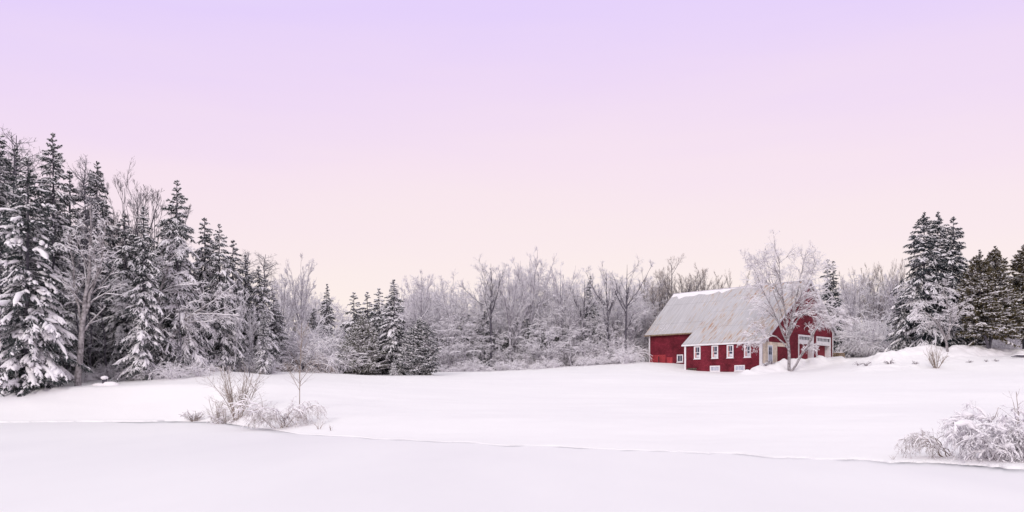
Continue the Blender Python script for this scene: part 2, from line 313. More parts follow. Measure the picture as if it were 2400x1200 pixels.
t.links.new(sp.outputs[1], lw.inputs[0])
sm = N(t, 'ShaderNodeMath', operation='ADD'); t.links.new(nz.outputs[0], sm.inputs[0])
s2 = N(t, 'ShaderNodeMath', operation='MULTIPLY_ADD'); s2.inputs[1].default_value = .55; t.links.new(n2.outputs[0], s2.inputs[0]); t.links.new(lw.outputs[0], s2.inputs[2]); t.links.new(s2.outputs[0], sm.inputs[1])
rp = N(t, 'ShaderNodeValToRGB'); e = rp.color_ramp.elements; e[0].position = .82; e[0].color = (.53, .515, .535, 1); e[1].position = 1.0; e[1].color = (.40, .24, .17, 1)
x = e.new(.90); x.color = (.53, .475, .44, 1); t.links.new(sm.outputs[0], rp.inputs[0])
wv = N(t, 'ShaderNodeTexWave', wave_type='BANDS', bands_direction='Y', i_Scale=1.25); t.links.new(co.outputs['Object'], wv.inputs[0])
wr = N(t, 'ShaderNodeMapRange'); wr.inputs['From Min'].default_value = 0; wr.inputs['From Max'].default_value = .12; wr.inputs['To Min'].default_value = .86; wr.inputs['To Max'].default_value = 1; t.links.new(wv.outputs['Fac'], wr.inputs[0])
# horizontal sheet joints every 3.1 m down the slope
jm = N(t, 'ShaderNodeMath', operation='PINGPONG'); jm.inputs[1].default_value = 1.35; t.links.new(sp.outputs[0], jm.inputs[0])
jr = N(t, 'ShaderNodeMapRange'); jr.inputs['From Min'].default_value = 0.01; jr.inputs['From Max'].default_value = .035; jr.inputs['To Min'].default_value = .72; jr.inputs['To Max'].default_value = 1; t.links.new(jm.outputs[0], jr.inputs[0])
mp3 = N(t, 'ShaderNodeMapping'); mp3.inputs['Scale'].default_value = (.45, 5.5, 0); t.links.new(co.outputs['Object'], mp3.inputs[0])
n3 = N(t, 'ShaderNodeTexNoise', i_Scale=1.0, i_Detail=6., i_Roughness=.6); t.links.new(mp3.outputs[0], n3.inputs[0])
r3 = N(t, 'ShaderNodeMapRange'); r3.inputs['From Min'].default_value = .3; r3.inputs['From Max'].default_value = .7; r3.inputs['To Min'].default_value = .80; r3.inputs['To Max'].default_value = 1.12; t.links.new(n3.outputs[0], r3.inputs[0])
j3 = N(t, 'ShaderNodeMath', operation='MULTIPLY'); t.links.new(wr.outputs[0], j3.inputs[0]); t.links.new(r3.outputs[0], j3.inputs[1])
j2 = N(t, 'ShaderNodeMath', operation='MULTIPLY'); t.links.new(j3.outputs[0], j2.inputs[0]); t.links.new(jr.outputs[0], j2.inputs[1])
mx = N(t, 'ShaderNodeMix', data_type='RGBA', blend_type='MULTIPLY'); mx.inputs[0].default_value = 1; t.links.new(rp.outputs[0], mx.inputs[6]); t.links.new(j2.outputs[0], mx.inputs[7]); t.links.new(mx.outputs[2], b.inputs['Base Color'])
bp = N(t, 'ShaderNodeBump', i_Strength=.5, i_Distance=.03); t.links.new(wv.outputs['Fac'], bp.inputs['Height']); t.links.new(bp.outputs[0], b.inputs['Normal'])
M['roof'] = m
def prism(mb, pts, axis, a, b, mat=0):
    """polygon in (p,z) extruded along the other horizontal axis; axis 's' -> pts are (u,z), extruded s=a..b"""
    n = len(pts)
    V = [((p, s, z) if axis == 's' else (s, p, z)) for s in (a, b) for p, z in pts]
    for k in range(n):
        mb.add([V[k], V[(k+1) % n], V[n+(k+1) % n], V[n+k]], [(0, 1, 2, 3)], mat, False)
    mb.add(V[:n], [tuple(range(n))], mat, False); mb.add(V[n:], [tuple(range(n))[::-1]], mat, False)
TH = .10
zl = lambda u: ZR - ML*(PK-u); zm = lambda u: ZR - MM*(PK-u); zr = lambda u: ZR - MR*(u-PK)
# front wall with recesses for the garage doors is made of strips
GD = [(7.55, 10.97), (11.69, 15.10)]; GT = 7.25; ZB = 2.2
def front_top(u): return (zl(u) if u < PK else zr(u)) - TH
mb = MB()
def fstrip(u0, u1, z0=ZB):
    us = [u0] + ([PK] if u0 < PK < u1 else []) + [u1]
    prism(mb, [(u0, z0), (u1, z0)] + [(u, front_top(u)) for u in us[::-1]], 's', 0, .18)
fstrip(0, GD[0][0]); fstrip(GD[0][0], GD[0][1], GT); fstrip(GD[0][1], GD[1][0]); fstrip(GD[1][0], GD[1][1], GT); fstrip(GD[1][1], W)
mb.box((0, .18, ZB), (.16, LL-.16, zl(0)-TH)); mb.box((MW, LL, ZB), (MW+.16, LM-.16, zm(MW)-TH)); mb.box((W-.16, .18, ZB), (W, LM-.16, zr(W)-TH-.02))
prism(mb, [(0, ZB), (MW+.16, ZB), (MW+.16, zl(MW)-TH), (0, zl(0)-TH)], 's', LL-.16, LL)
prism(mb, [(MW+.3, zm(MW+.3)), (PK, ZR-.3), (PK-.1, ZR-TH), (MW+.3, zl(MW+.3)-TH)], 's', LL-.1, LL-.02)
prism(mb, [(MW, ZB), (W, ZB), (W, zr(W)-TH), (PK, ZR-TH), (MW, zm(MW)-TH)], 's', LM-.16, LM)
wall = link('wall', mb.mesh('barn_wall', [M['red']]), barn)
def roofslab(mb, u0, z0, u1, z1, s0, s1, th=TH):
    V = [(u0, s0, z0), (u1, s0, z1), (u1, s1, z1), (u0, s1, z0), (u0, s0, z0-th), (u1, s0, z1-th), (u1, s1, z1-th), (u0, s1, z0-th)]
    mb.add(V, [(0,1,2,3),(7,6,5,4),(0,4,5,1),(1,5,6,2),(2,6,7,3),(3,7,4,0)], 0, False)
mb = MB()
roofslab(mb, -.16, zl(-.16), PK, ZR, -.35, LL+.28); roofslab(mb, MW-.42, zm(MW-.42), PK, ZR-.004, LL+.28, LM+.4); roofslab(mb, PK, ZR, W+.35, zr(W+.35), -.35, LM+.4)
rf = link('roof', mb.mesh('barn_roof', [M['roof']]), barn)
mb = MB(); mb.box((PK-.12, -.36, ZR-.03), (PK+.12, LM+.41, ZR+.05)); link('ridge_cap', mb.mesh('ridge_cap', [M['grey_trim']]), rf)
# ridge snow, lumpy strip on the far half, plus eave streaks
rng = np.random.default_rng(3)
mb = MB(); ns = 60; ss = np.linspace(LM+.3, 3.5, ns); wd = np.interp(ss, [3.5, 8.5, 10, LM], [.1, .14, .5, .8])*(.8+.4*vnoise(ss*1.6, ss*0, 1)); wd = np.maximum(wd, .07)
def zroof(u, s): return np.where(s > LL+.28, ZR-MM*(PK-u), ZR-ML*(PK-u))
rows = []
for k, (fu, h) in enumerate([(0.0, .06), (.12, .10), (.45, .11), (.85, .08), (1.0, .0)]):
    u = PK - .02 - wd*fu; rows.append(np.stack([u, ss, zroof(u, ss) + h*np.minimum(1, wd*1.5)], 1))
V = np.concatenate(rows); i = np.arange(4)[:, None]*ns; j = np.arange(ns-1)[None]
mb.add(V, np.stack([i+j, i+j+1, i+ns+j+1, i+ns+j], -1).reshape(-1, 4))
for k in range(9):
    s0 = LM - .2 - k*.24 - rng.uniform(0, .1); u0 = MW - .2 + rng.uniform(0, .5); l = rng.uniform(.7, 2.2); w_ = rng.uniform(.04, .09); h = .03
    u1 = u0 + l; mb.add([(u0, s0, zm(u0)+.004), (u0, s0-w_, zm(u0)+.004), (u1, s0-w_*.3, zm(u1)+.004), (u1, s0, zm(u1)+.004), (u0+.1, s0-w_/2, zm(u0+.1)+h), (u1-.1, s0-w_/3, zm(u1-.1)+h)],
       [(0, 1, 5, 4)[:4], (4, 5, 2, 3), (1, 2, 5, 4)], 0, True)
link('roof_snow', mb.mesh('roof_snow', [M['tree_snow']]), rf)
# trim
mb = MB()
mb.box((-.19, -.36, zl(-.16)-TH-.06), (-.162, LL+.29, zl(-.16)-.01)); link('fascia', mb.mesh('fascia', [M['white']]), barn)
for bxs in ([((-.04, -.04, ZB), (.12, -.002, zl(0)-TH-.02)), ((-.04, -.002, ZB), (-.002, .22, zl(0)-TH-.05))],
            [((-.04, LL-.16, ZB), (-.002, LL+.04, zl(0)-TH-.05)), ((-.002, LL+.002, ZB), (.2, LL+.04, zl(0)-TH-.02))],
            [((MW-.04, LM-.12, ZB), (MW-.002, LM+.04, zm(MW)-TH-.05))], [((W-.14, -.04, ZB), (W+.04, -.002, zr(W)-TH-.05))]):
    mb = MB()
    for p_, q_ in bxs: mb.box(p_, q_)
    link('corner_board', mb.mesh('corner_board', [M['white']]), barn)
mb = MB()
mb.box((MW-.45, LL+.3, zm(MW-.42)-TH-.05), (MW-.422, LM+.42, zm(MW-.42)-.01))
link('eave_board', mb.mesh('eave_board', [M['wood']]), barn)
mb = MB()
def rake(u0, z0, u1, z1, s, d, th=.03):
    V = [(u0, s, z0), (u1, s, z1), (u1, s, z1-d), (u0, s, z0-d), (u0, s-th, z0), (u1, s-th, z1), (u1, s-th, z1-d), (u0, s-th, z0-d)]
    mb.add(V, [(0,1,2,3),(7,6,5,4),(0,4,5,1),(1,5,6,2),(2,6,7,3),(3,7,4,0)], 0, False)
rake(-.2, zl(-.2)+.01, PK, ZR+.01, -.352, .26); rake(PK, ZR+.01, W+.38, zr(W+.38)+.01, -.352, .42)
rake(PK-.02, ZR-.10, W+.3, zr(W+.3)-.12, -.003, .40, .03)
link('rake_board', mb.mesh('rake_board', [M['grey_trim']]), barn)
# windows
def mesh_box(name, boxes, mt, parent):
    if name == 'muntin' and len(boxes) > 1:
        return [mesh_box(name, [b], mt, parent) for b in boxes]
    mb = MB()
    for a, b in boxes: mb.box(a, b)
    return link(name, mb.mesh(name, [mt]), parent)
def side_window(s0, s1, z0, z1, u=0., kind='sash', label=None):
    w = empty('window', (0, 0, 0)); w.parent = barn
    if label: w['label'] = label
    f = .115; p = .06
    mesh_box('frame', [((u-p, s0, z0), (u-.001, s0+f, z1)), ((u-p, s1-f, z0), (u-.001, s1, z1)), ((u-p, s0+f, z1-f), (u-.001, s1-f, z1)), ((u-p, s0+f, z0), (u-.001, s1-f, z0+f)),
                       ((u-p-.05, s0-.04, z0-.05), (u-.001, s1+.04, z0-.002))], M['white'], w)
    a, b_, c, d = s0+f, s1-f, z0+f, z1-f; zmid = (c+d)/2
    if kind == 'sash':
        mesh_box('pane', [((u-.02, a, c), (u-.003, b_, d))], M['glass'], w)
        mesh_box('muntin', [((u-.045, a, zmid-.025), (u-.021, b_, zmid+.025)), ((u-.04, (a+b_)/2-.018, zmid+.026), (u-.021, (a+b_)/2+.018, d))], M['white'], w)
        mesh_box('curtain', [((u-.026, b_-.16, c+.01), (u-.0205, b_-.01, zmid-.03)), ((u-.026, b_-.10, zmid+.03), (u-.0205, b_-.01, d-.01))], M['curtain'], w)
        mesh_box('curtain', [((u-.0255, a+.01, c+.03), (u-.0203, b_-.17, c+.30))], M['grey_trim'], w)
    elif kind == 'square':
        mesh_box('pane', [((u-.02, a, c), (u-.003, b_, d))], M['glass'], w)
        mesh_box('muntin', [((u-.04, (a+b_)/2-.02, c), (u-.021, (a+b_)/2+.02, d))], M['white'], w)
    else:
        mesh_box('pane', [((u-.02, a, c), (u-.003, b_, d))], M['glass_b'], w)
        mesh_box('muntin', [((u-.04, a+(b_-a)*k/3-.014, c), (u-.021, a+(b_-a)*k/3+.014, d)) for k in (1, 2)], M['white'], w)
    return w
for s1, s0 in ((7.53, 6.77), (5.46, 4.72), (3.73, 3.0), (1.83, 1.12)): side_window(s0, s1, 4.82, 6.12)
side_window(4.52, 5.65, 3.48, 4.08, kind='base', label='low frosted basement window'); side_window(1.76, 2.88, 3.48, 4.08, kind='base', label='low frosted basement window')
side_window(11.8, 12.6, 4.70, 5.56, u=MW, kind='square', label='small square window of two panes')
h = empty('cellar_hatch', (0, 0, 0)); h.parent = barn
mesh_box('opening', [((-.012, 7.2, 3.0), (-.002, 8.35, 3.92))], M['dark'], h)
mesh_box('frame', [((-.06, 7.10, 2.9), (-.002, 7.20, 4.02)), ((-.06, 8.35, 2.9), (-.002, 8.47, 3.9)), ((-.06, 7.20, 3.92), (-.002, 8.47, 4.0))], M['red'], h)
mesh_box('board', [((-.035, 7.3, 3.62), (-.013, 8.25, 3.68)), ((-.035, 7.2, 3.78), (-.013, 8.35, 3.83))], M['wood'], h)
mb = MB(); mb.box((MW-.03, 14.15, 3.6), (MW-.003, 16.22, 5.62)); mb.box((MW-.03, 13.2, 4.0), (MW-.003, 14.0, 5.3)); link('patched_cladding', mb.mesh('patched_cladding', [M['red_new']]), barn)['label'] = 'bright red newer boards low on the barn wall'
mesh_box('hatch_gap', [((MW-.036, 15.0, 3.9), (MW-.031, 15.12, 5.45))], M['dark'], barn)
# front: cream cladding, entry door
mb = MB(); mb.box((.22, -.03, 3.0), (3.05, -.003, 6.34)); mb.box((3.05, -.03, 5.95), (5.2, -.003, 6.34)); link('cream_cladding', mb.mesh('cream_cladding', [M['cream']]), barn)['label'] = 'cream boarding beside the front corner'
d = empty('entry_door', (0, 0, 0)); d.parent = barn
mesh_box('door_leaf', [((1.22, -.06, 3.9), (1.98, -.032, 5.95))], M['grey_door'], d)
mesh_box('pane', [((1.34, -.07, 5.1), (1.86, -.061, 5.8))], M['glass'], d)
mesh_box('muntin', [((1.34, -.085, 5.43), (1.86, -.071, 5.46)), ((1.585, -.085, 5.1), (1.615, -.071, 5.42)), ((1.585, -.085, 5.47), (1.615, -.071, 5.8))], M['grey_door'], d)
mesh_box('frame', [((1.14, -.075, 3.9), (1.215, -.032, 6.03)), ((1.985, -.075, 3.9), (2.06, -.032, 6.03)), ((1.215, -.075, 5.955), (1.985, -.032, 6.03))], M['white'], d)
for g0, g1 in GD:
    g = empty('garage_door', (0, 0, 0)); g.parent = barn
    mesh_box('frame', [((g0-.02, -.06, 3.6), (g0+.14, -.004, GT+.1)), ((g1-.22, -.06, 3.6), (g1+.02, -.004, GT+.1)), ((g0+.14, -.06, GT-.08), (g1-.22, -.004, GT+.1)),
                       ((g0+.14, -.06, 6.42), (g1-.22, .2, 6.84)), ((g1-.22, 0, 3.6), (g1+.0, .56, 6.42)), ((g0, .181, GT-.02), (g1, .6, GT+.02))], M['white'], g)
    mesh_box('transom_pane', [((g0+.14, .05, 6.84), (g1-.22, .07, GT-.08))], M['glass'], g)
    n = 9; x0, x1 = g0+.14, g1-.22
    mesh_box('muntin', [((x0+(x1-x0)*k/n-.03, .0, 6.84), (x0+(x1-x0)*k/n+.03, .049, GT-.08)) for k in range(1, n)], M['white'], g)
    mesh_box('door_leaf', [((g0+.0, .5, 3.6), (g1-.22, .56, 6.6))], M['red_door'], g)
    mesh_box('reveal', [((g0, .181, 3.6), (g0+.02, .5, 6.6))], M['white'], g)
# interior blocker so the barn is not hollow against the light
mesh_box('floor', [((.3, .7, 2.0), (W-.3, LM-.3, 2.2))], M['dark'], barn)

# ------------------------------------------------------------ conifers
def spruce(name, seed, H, Rad, cb=.03, pw=.8, snow=.6, dens=1., nd='needle', sr=1., low=-.10, twk=1.0, tip=0, tops=None, nw=1.0, lean=0., vy=1.0, frost=.13, spine=.9, eadd=0., whorl=.14):
    """crown and trunk meshes of a snow-loaded conifer, base at the origin"""
    rng = np.random.default_rng(seed); crown = MB(); trunk = MB()
    if tops is None: tops = [(0., 0., H, Rad)]
    for (ox, oy, h_, rad) in tops:
        zz = np.linspace(-.3, h_, 9); wob = np.cumsum(rng.normal(0, .02*h_/9, (9, 2)), 0)*.6
        Pt = np.stack([ox*np.clip(zz/(h_*.35), 0, 1) + wob[:, 0] + lean*zz/h_, oy*np.clip(zz/(h_*.35), 0, 1) + wob[:, 1], zz], 1)[None]
        tubes(trunk, Pt, (h_*.0125*(1.02-np.linspace(0, 1, 9)) + .012)[None], 7)
        nb = int(h_*23*dens); hf = cb + (1-cb)*np.sort(rng.uniform(0, 1, nb))**1.18; hf = np.minimum(hf, .985)
        wh = np.round(hf*h_/.36)*.36/h_; hf = np.clip((1-whorl)*hf + whorl*wh, cb*.8, .995)
        az = rng.uniform(0, 2*np.pi, nb)
        sect = 1 + .28*vnoise(az*1.2 + seed, hf*5, 0) + .12*rng.normal(size=nb)
        L = (rad*np.maximum(1-hf, 0)**pw*np.clip(.35+hf*4.5, 0, 1)*sect*rng.uniform(.62, 1.12, nb)**1.2 + .10).clip(.1)
        L = np.minimum(np.minimum(L, (1-hf)*h_*.5 + .06), rad*1.05)
        p0, _ = sample(Pt, np.zeros(nb, int), (hf*h_+.3)/(h_+.3))
        e0 = np.radians(np.interp(hf, [0, .5, .8, .93, 1], [-8, 2, 12, 24, 55]) + eadd + rng.normal(0, 7 + eadd*.5, nb))
        D0 = np.stack([np.cos(az)*np.cos(e0), np.sin(az)*np.cos(e0), np.sin(e0)], 1)
        grav = np.interp(hf, [0, .6, .9, 1], [low, low, low*.4, 0]) * rng.uniform(.6, 1.5, nb)
        B = march(rng, p0, D0, L, 7, grav, .05)
        if tip: B[:, -1, 2] += tip*L; B[:, -2, 2] += tip*.4*L
        tubes(crown, B, np.maximum((.012+.008*L)[:, None]*np.linspace(1.2, .4, 7), .008), 3, 2)
        nt1 = np.clip((L*9*twk+4).astype(int), 4, 34); idx = np.repeat(np.arange(nb), nt1); s = rng.uniform(.14, 1., len(idx))**.85
        p, tt = sample(B, idx, s); side = norm(np.cross(tt, [0, 0, 1.]))*np.where(rng.random(len(idx)) < .5, -1, 1)[:, None]
        d = .75*tt + side*rng.uniform(.3, 1., len(idx))[:, None] + np.stack([rng.normal(0, .1, len(idx)), rng.normal(0, .1, len(idx)), rng.uniform(-.45, .06, len(idx))*vy], 1)
        fb = np.clip(L/.8, .28, 1); l = np.clip((.16 + .30*L[idx]*(1.1-s))*rng.uniform(.6, 1.2, len(idx))*fb[idx], .04, .85)
        Tw = march(rng, p, d, l, 4, -.13*vy, .07)
        # needle sprays
        q = 9; ti = np.repeat(np.arange(len(Tw)), q); u = rng.uniform(.03, 1., len(ti)); o, td = sample(Tw, ti, u)
        dr = norm(td*.9 + rng.normal(0, .5, (len(ti), 3)) + [0, 0, -.22*vy]); ln = rng.uniform(.10, .22, len(ti))*fb[idx[ti]]; wd = rng.uniform(.018, .042, len(ti))*nw
        sd = norm(np.cross(dr, norm(rng.normal(size=(len(ti), 3)))))*wd[:, None]
        V = np.stack([o - sd - dr*.02, o + sd - dr*.02, o + dr*ln[:, None]], 1)
        fz = rng.random(len(ti)) < frost + .25*np.clip(dr[:, 2], 0, 1); crown.add(V[~fz], np.arange((~fz).sum()*3).reshape(-1, 3), 0, False); crown.add(V[fz], np.arange(fz.sum()*3).reshape(-1, 3), 1, False)
        bi = np.repeat(np.arange(nb), 14); o, td = sample(B, bi, rng.uniform(.05, 1., len(bi)))
        dr = norm(td*.8 + rng.normal(0, .6, (len(bi), 3))); ln = rng.uniform(.1, .22, len(bi))*fb[bi]; sd = norm(np.cross(dr, norm(rng.normal(size=(len(bi), 3)))))*rng.uniform(.02, .04, len(bi))[:, None]
        crown.add(np.stack([o - sd, o + sd, o + dr*ln[:, None]], 1), np.arange(len(bi)*3).reshape(-1, 3), 0, False)
        # snow on twigs, in clumps
        mid = Tw[:, 2]; cl = vnoise(mid[:, 0]*1.3+seed, mid[:, 2]*1.5, 0) + .6*vnoise(mid[:, 1]*2.1, mid[:, 2]*2.7+seed, 1)
        keep = (cl*.75 + rng.normal(0, .22, len(Tw)) + (snow-.5)*1.6 + .12*(s-.5)) > 0
        K = Tw[keep] + np.array([0, 0, .035]); m_ = len(K); r = rng.uniform(.028, .062, m_)*sr*np.clip(l[keep]/.4, .6, 1.35)
        prof = np.stack([np.full(m_, .35), rng.uniform(.8, 1.2, m_), rng.uniform(.8, 1.3, m_), np.full(m_, .12)], 1)
        tubes(crown, K, r[:, None]*prof, 5, 1, .75)
        kb = rng.random(nb) < snow*spine
        Kb = B[kb][:, 2:] + np.array([0, 0, .055]); m_ = len(Kb); r = (rng.uniform(.035, .075, m_)*sr*np.clip(L[kb]/1.4, .4, 1.3))[:, None]*np.concatenate([np.full((m_, 1), .2), rng.uniform(.6, 1.35, (m_, 3)), np.full((m_, 1), .2)], 1)
        tubes(crown, Kb, r, 6, 1, .8)
    return trunk.mesh(name+'_trunk', [M['bark']]), crown.mesh(name+'_crown', [M[nd], M['tree_snow'], M['bark']]), max(t_[2] for t_ in tops)

def place(name, meshes, px, D, top_row=None, height=None, rz=0., label='', cat='tree', group=None, wide=1., dz=0., lean=0.):
    x, y, z = at(px, D); tr, cr_, H0 = meshes
    Ht = height if height else (HZ - top_row)/FPX*D + CAMZ - z
    o = empty(name, (x, y, z - .04 + dz), rz); k = Ht/H0; o.scale = (k*wide, k*wide, k)
    o.rotation_euler = (0, lean, rz) if not rz else (0, lean, rz)
    link('trunk', tr, o); link('crown', cr_, o)
    return tag(o, label, cat, group)

SP = {}
SP['heavy'] = spruce('heavy_spruce', 11, 13.5, 3.4, snow=.40, sr=1.85, spine=.7, low=-.13, cb=.015, dens=1.15)
SP['tall'] = spruce('tall_spruce', 12, 15., 3.1, snow=.62, sr=1.15, frost=.2, low=-.12, cb=.03)
SP['slim'] = spruce('slim_spruce', 13, 12., 2.0, frost=.2, snow=.64, sr=1.25, low=-.17, cb=.03, dens=1.1)
SP['mid'] = spruce('mid_spruce', 14, 12., 3.0, frost=.22, snow=.62, sr=1.1, low=-.17, cb=.05)
SP['mid2'] = spruce('drooping_spruce', 15, 11., 2.5, frost=.22, snow=.66, sr=1.2, low=-.2, cb=.04)
SP['small'] = spruce('small_spruce', 16, 8.5, 2.2, frost=.26, snow=.76, sr=1.15, low=-.13, cb=.02, pw=.9)
SP['sparse'] = spruce('sparse_spruce', 17, 10., 1.7, snow=.42, sr=.9, low=-.1, cb=.1, dens=.8)
SP['dark'] = spruce('dark_spruce', 18, 10., 1.9, snow=.34, sr=1.0, low=-.07, cb=.05, nd='needle_blue', tops=[(-.25, 0, 10., 1.9), (.35, .1, 9.8, 1.5)])
SP['pine'] = spruce('spreading_pine', 19, 6., 2.9, eadd=18, whorl=0, spine=.4, frost=.34, snow=.76, sr=1.2, low=-.02, cb=.02, pw=.5, nd='needle_olive', dens=1.5, tip=.1, vy=.4, nw=1.2)
SP['pine2'] = spruce('round_pine', 20, 6., 2.1, eadd=20, whorl=0, spine=.4, frost=.34, snow=.78, sr=1.25, low=-.02, cb=.03, pw=.55, nd='needle', dens=1.6, tip=.08, vy=.5, nw=1.2, tops=[(-.25, 0, 5.9, 1.8), (.35, .1, 6., 2.0)])
SP['triple'] = spruce('triple_spruce', 21, 14., 4.7, frost=.10, snow=.42, sr=1.3, low=-.10, cb=.06, pw=.75, nd='needle_blue', dens=1.1, tops=[(-1.15, 0, 13.9, 4.9), (.15, .3, 14., 3.4), (1.45, -.1, 13.4, 3.1)])
SP['cedar'] = spruce('brown_cedar', 22, 10.5, 2.9, eadd=18, whorl=0, spine=.3, frost=.07, snow=.48, sr=1.35, low=-.03, cb=.13, pw=.42, nd='needle_brown', dens=1.45, vy=.5, nw=1.7, tops=[(-1.2, 0, 10.0, 2.8), (1.0, .2, 10.5, 2.8)])
SP['cedar2'] = spruce('dark_cedar', 23, 10.5, 2.7, eadd=18, whorl=0, spine=.3, frost=.08, snow=.42, sr=1.3, low=-.04, cb=.12, pw=.45, nd='needle_brown', dens=1.5, vy=.5, nw=1.5)

G_L = 'spruces along the front edge of the left wood'
def S(kind, px, D, row, label, rz=0., wide=1., group=None, name='spruce_tree', lean=0.):
    return place(name, SP[kind], px, D, top_row=row, rz=rz, label=label, cat='spruce' if name == 'spruce_tree' else 'tree', group=group, wide=wide, lean=lean)
S('heavy', 62, 47.5, 365, 'big front spruce hung with thick paws of snow, nearest the pond on the left', .3, 1.05, G_L)
S('tall', -12, 50, 285, 'tall spruce cut off by the left edge of the photo', 1.2, 1.0, G_L)
S('tall', 126, 53, 310, 'tallest pointed spruce of the left wood, just behind the thick front spruce', 2.6, .95, G_L)
S('sparse', 38, 56, 345, 'thin dark spruce top between the left edge and the tallest spruce', .4, 1., G_L)
S('sparse', 164, 58, 400, 'short spruce tip at the shoulder of the tallest left spruce', 2.1, 1.3, G_L)
S('tall', 226, 60, 376, 'greyish spruce rising behind the white-barked birch', 4.0, .95, G_L)
S('slim', 333, 51.5, 482, 'narrow drooping spruce with white-loaded boughs beside the birch', .9, 1.0, G_L)
S('mid2', 296, 56, 500, 'spruce half hidden behind the narrow drooping one', 2.2, 1.1, G_L)
S('mid', 416, 55, 420, 'broad pointed spruce standing alone above its neighbours, in the middle of the left wood', 3.3, 1.0, G_L)
S('mid2', 392, 60, 520, 'spruce filling the gap behind the broad pointed one', 5.0, 1.2, G_L)
S('mid2', 482, 58, 508, 'spruce with a sharp tip, first right of the broad pointed spruce', 1.4, 1.05, G_L)
S('mid', 519, 57.5, 524, 'leaning snow-streaked spruce, second right of the broad pointed spruce', 4.4, .9, G_L, lean=.02)
S('mid2', 546, 60, 560, 'spruce with a bent tip at the right shoulder of the left wood', .2, 1.0, G_L)
S('slim', 577, 63, 595, 'narrow spruce among the brown larches', 3.0, 1.2, G_L)
S('mid2', 608, 61.5, 622, 'low spruce in front of the brown larches', 2.4, 1.1, G_L)
S('small', 640, 66, 690, 'small dim spruce at the right end of the left wood', 1.0, 1.3, G_L)
S('slim', 766, 76, 664, 'lone slim spruce with a crooked tip left of the clump', 2.2, 1.05)
S('mid2', 735, 78, 722, 'dark spruce half buried behind the frosted shrubs', 4.2, 1.2)
# the clump in the field
G_C = 'conifers of the clump in the middle of the field'
S('small', 829, 72, 684, 'slim pale spruce at the back left of the field clump', 1.0, 1.35, G_C)
S('small', 861, 74, 683, 'faint spruce tip second from left in the field clump', 2.0, 1.3, G_C)
S('small', 889, 71, 675, 'dark-tipped spruce just left of the tallest of the clump', 3.5, 1.3, G_C)
S('slim', 925, 69.5, 654, 'tallest spruce of the field clump with drooping white boughs', 4.6, 1.5, G_C)
S('pine', 851, 67.5, 735, 'wide low olive pine at the left foot of the field clump', .5, 1.2, G_C, 'pine_tree')
S('pine2', 986, 68, 742, 'rounded pine with two tips at the right end of the field clump', 1.5, 1.3, G_C, 'pine_tree')
S('small', 923, 66.2, 832, 'knee-high baby spruce at the foot of the tallest clump spruce', .5, 1.0, G_C)
# right side
S('dark', 1945, 90, 606, 'dark blue-green spruce with two tips behind the barn', .0, 1.1)
S('triple', 2196, 80, 492, 'huge three-tipped dark spruce right of the barn', .0, 1.02)
S('mid2', 2110, 81, 690, 'low spruce skirt leaning out at the left foot of the three-tipped spruce', 3.4, 1.35)
S('cedar', 2318, 76, 574, 'brown-green cedar on a forked trunk near the right edge', .2, 1.0, None, 'cedar_tree')
S('cedar2', 2400, 78, 572, 'dark cedar cut off by the right edge of the photo', 2.2, 1.1, None, 'cedar_tree')
S('cedar2', 2262, 83, 640, 'shadowy cedar between the three-tipped spruce and the brown cedar', 4.1, 1.05, None, 'cedar_tree')

# ------------------------------------------------------------ bare trees
def leaders(seed, H, n, spread, r0, fork=(.25, .5)):
    rg = np.random.default_rng(seed + 900); w = rg.normal(0, .03*H*.4, 2)
    out = [[(0, 0, -.3, r0), (w[0]*.3, w[1]*.3, H*.3, r0*.8), (w[0], w[1], H*.62, r0*.5), (w[0]*1.5, w[1]*1.4, H*.93, .012)]]
    for k in range(n):
        a = 2*np.pi*(k + rg.uniform(-.3, .3))/n; f = rg.uniform(*fork); rr = spread*rg.uniform(.5, 1.1); top = H*rg.uniform(.78, 1.0) - rr*.25
        p = lambda t_, q_: (w[0]*t_ + np.cos(a)*rr*q_, w[1]*t_ + np.sin(a)*rr*q_)
        out.append([(*p(f, 0), H*f, r0*.5), (*p(f, .35), H*f + (top-H*f)*.28, r0*.38), (*p(f, .7), H*f + (top-H*f)*.62, r0*.24), (*p(f, 1.), top, .010)])
    return out
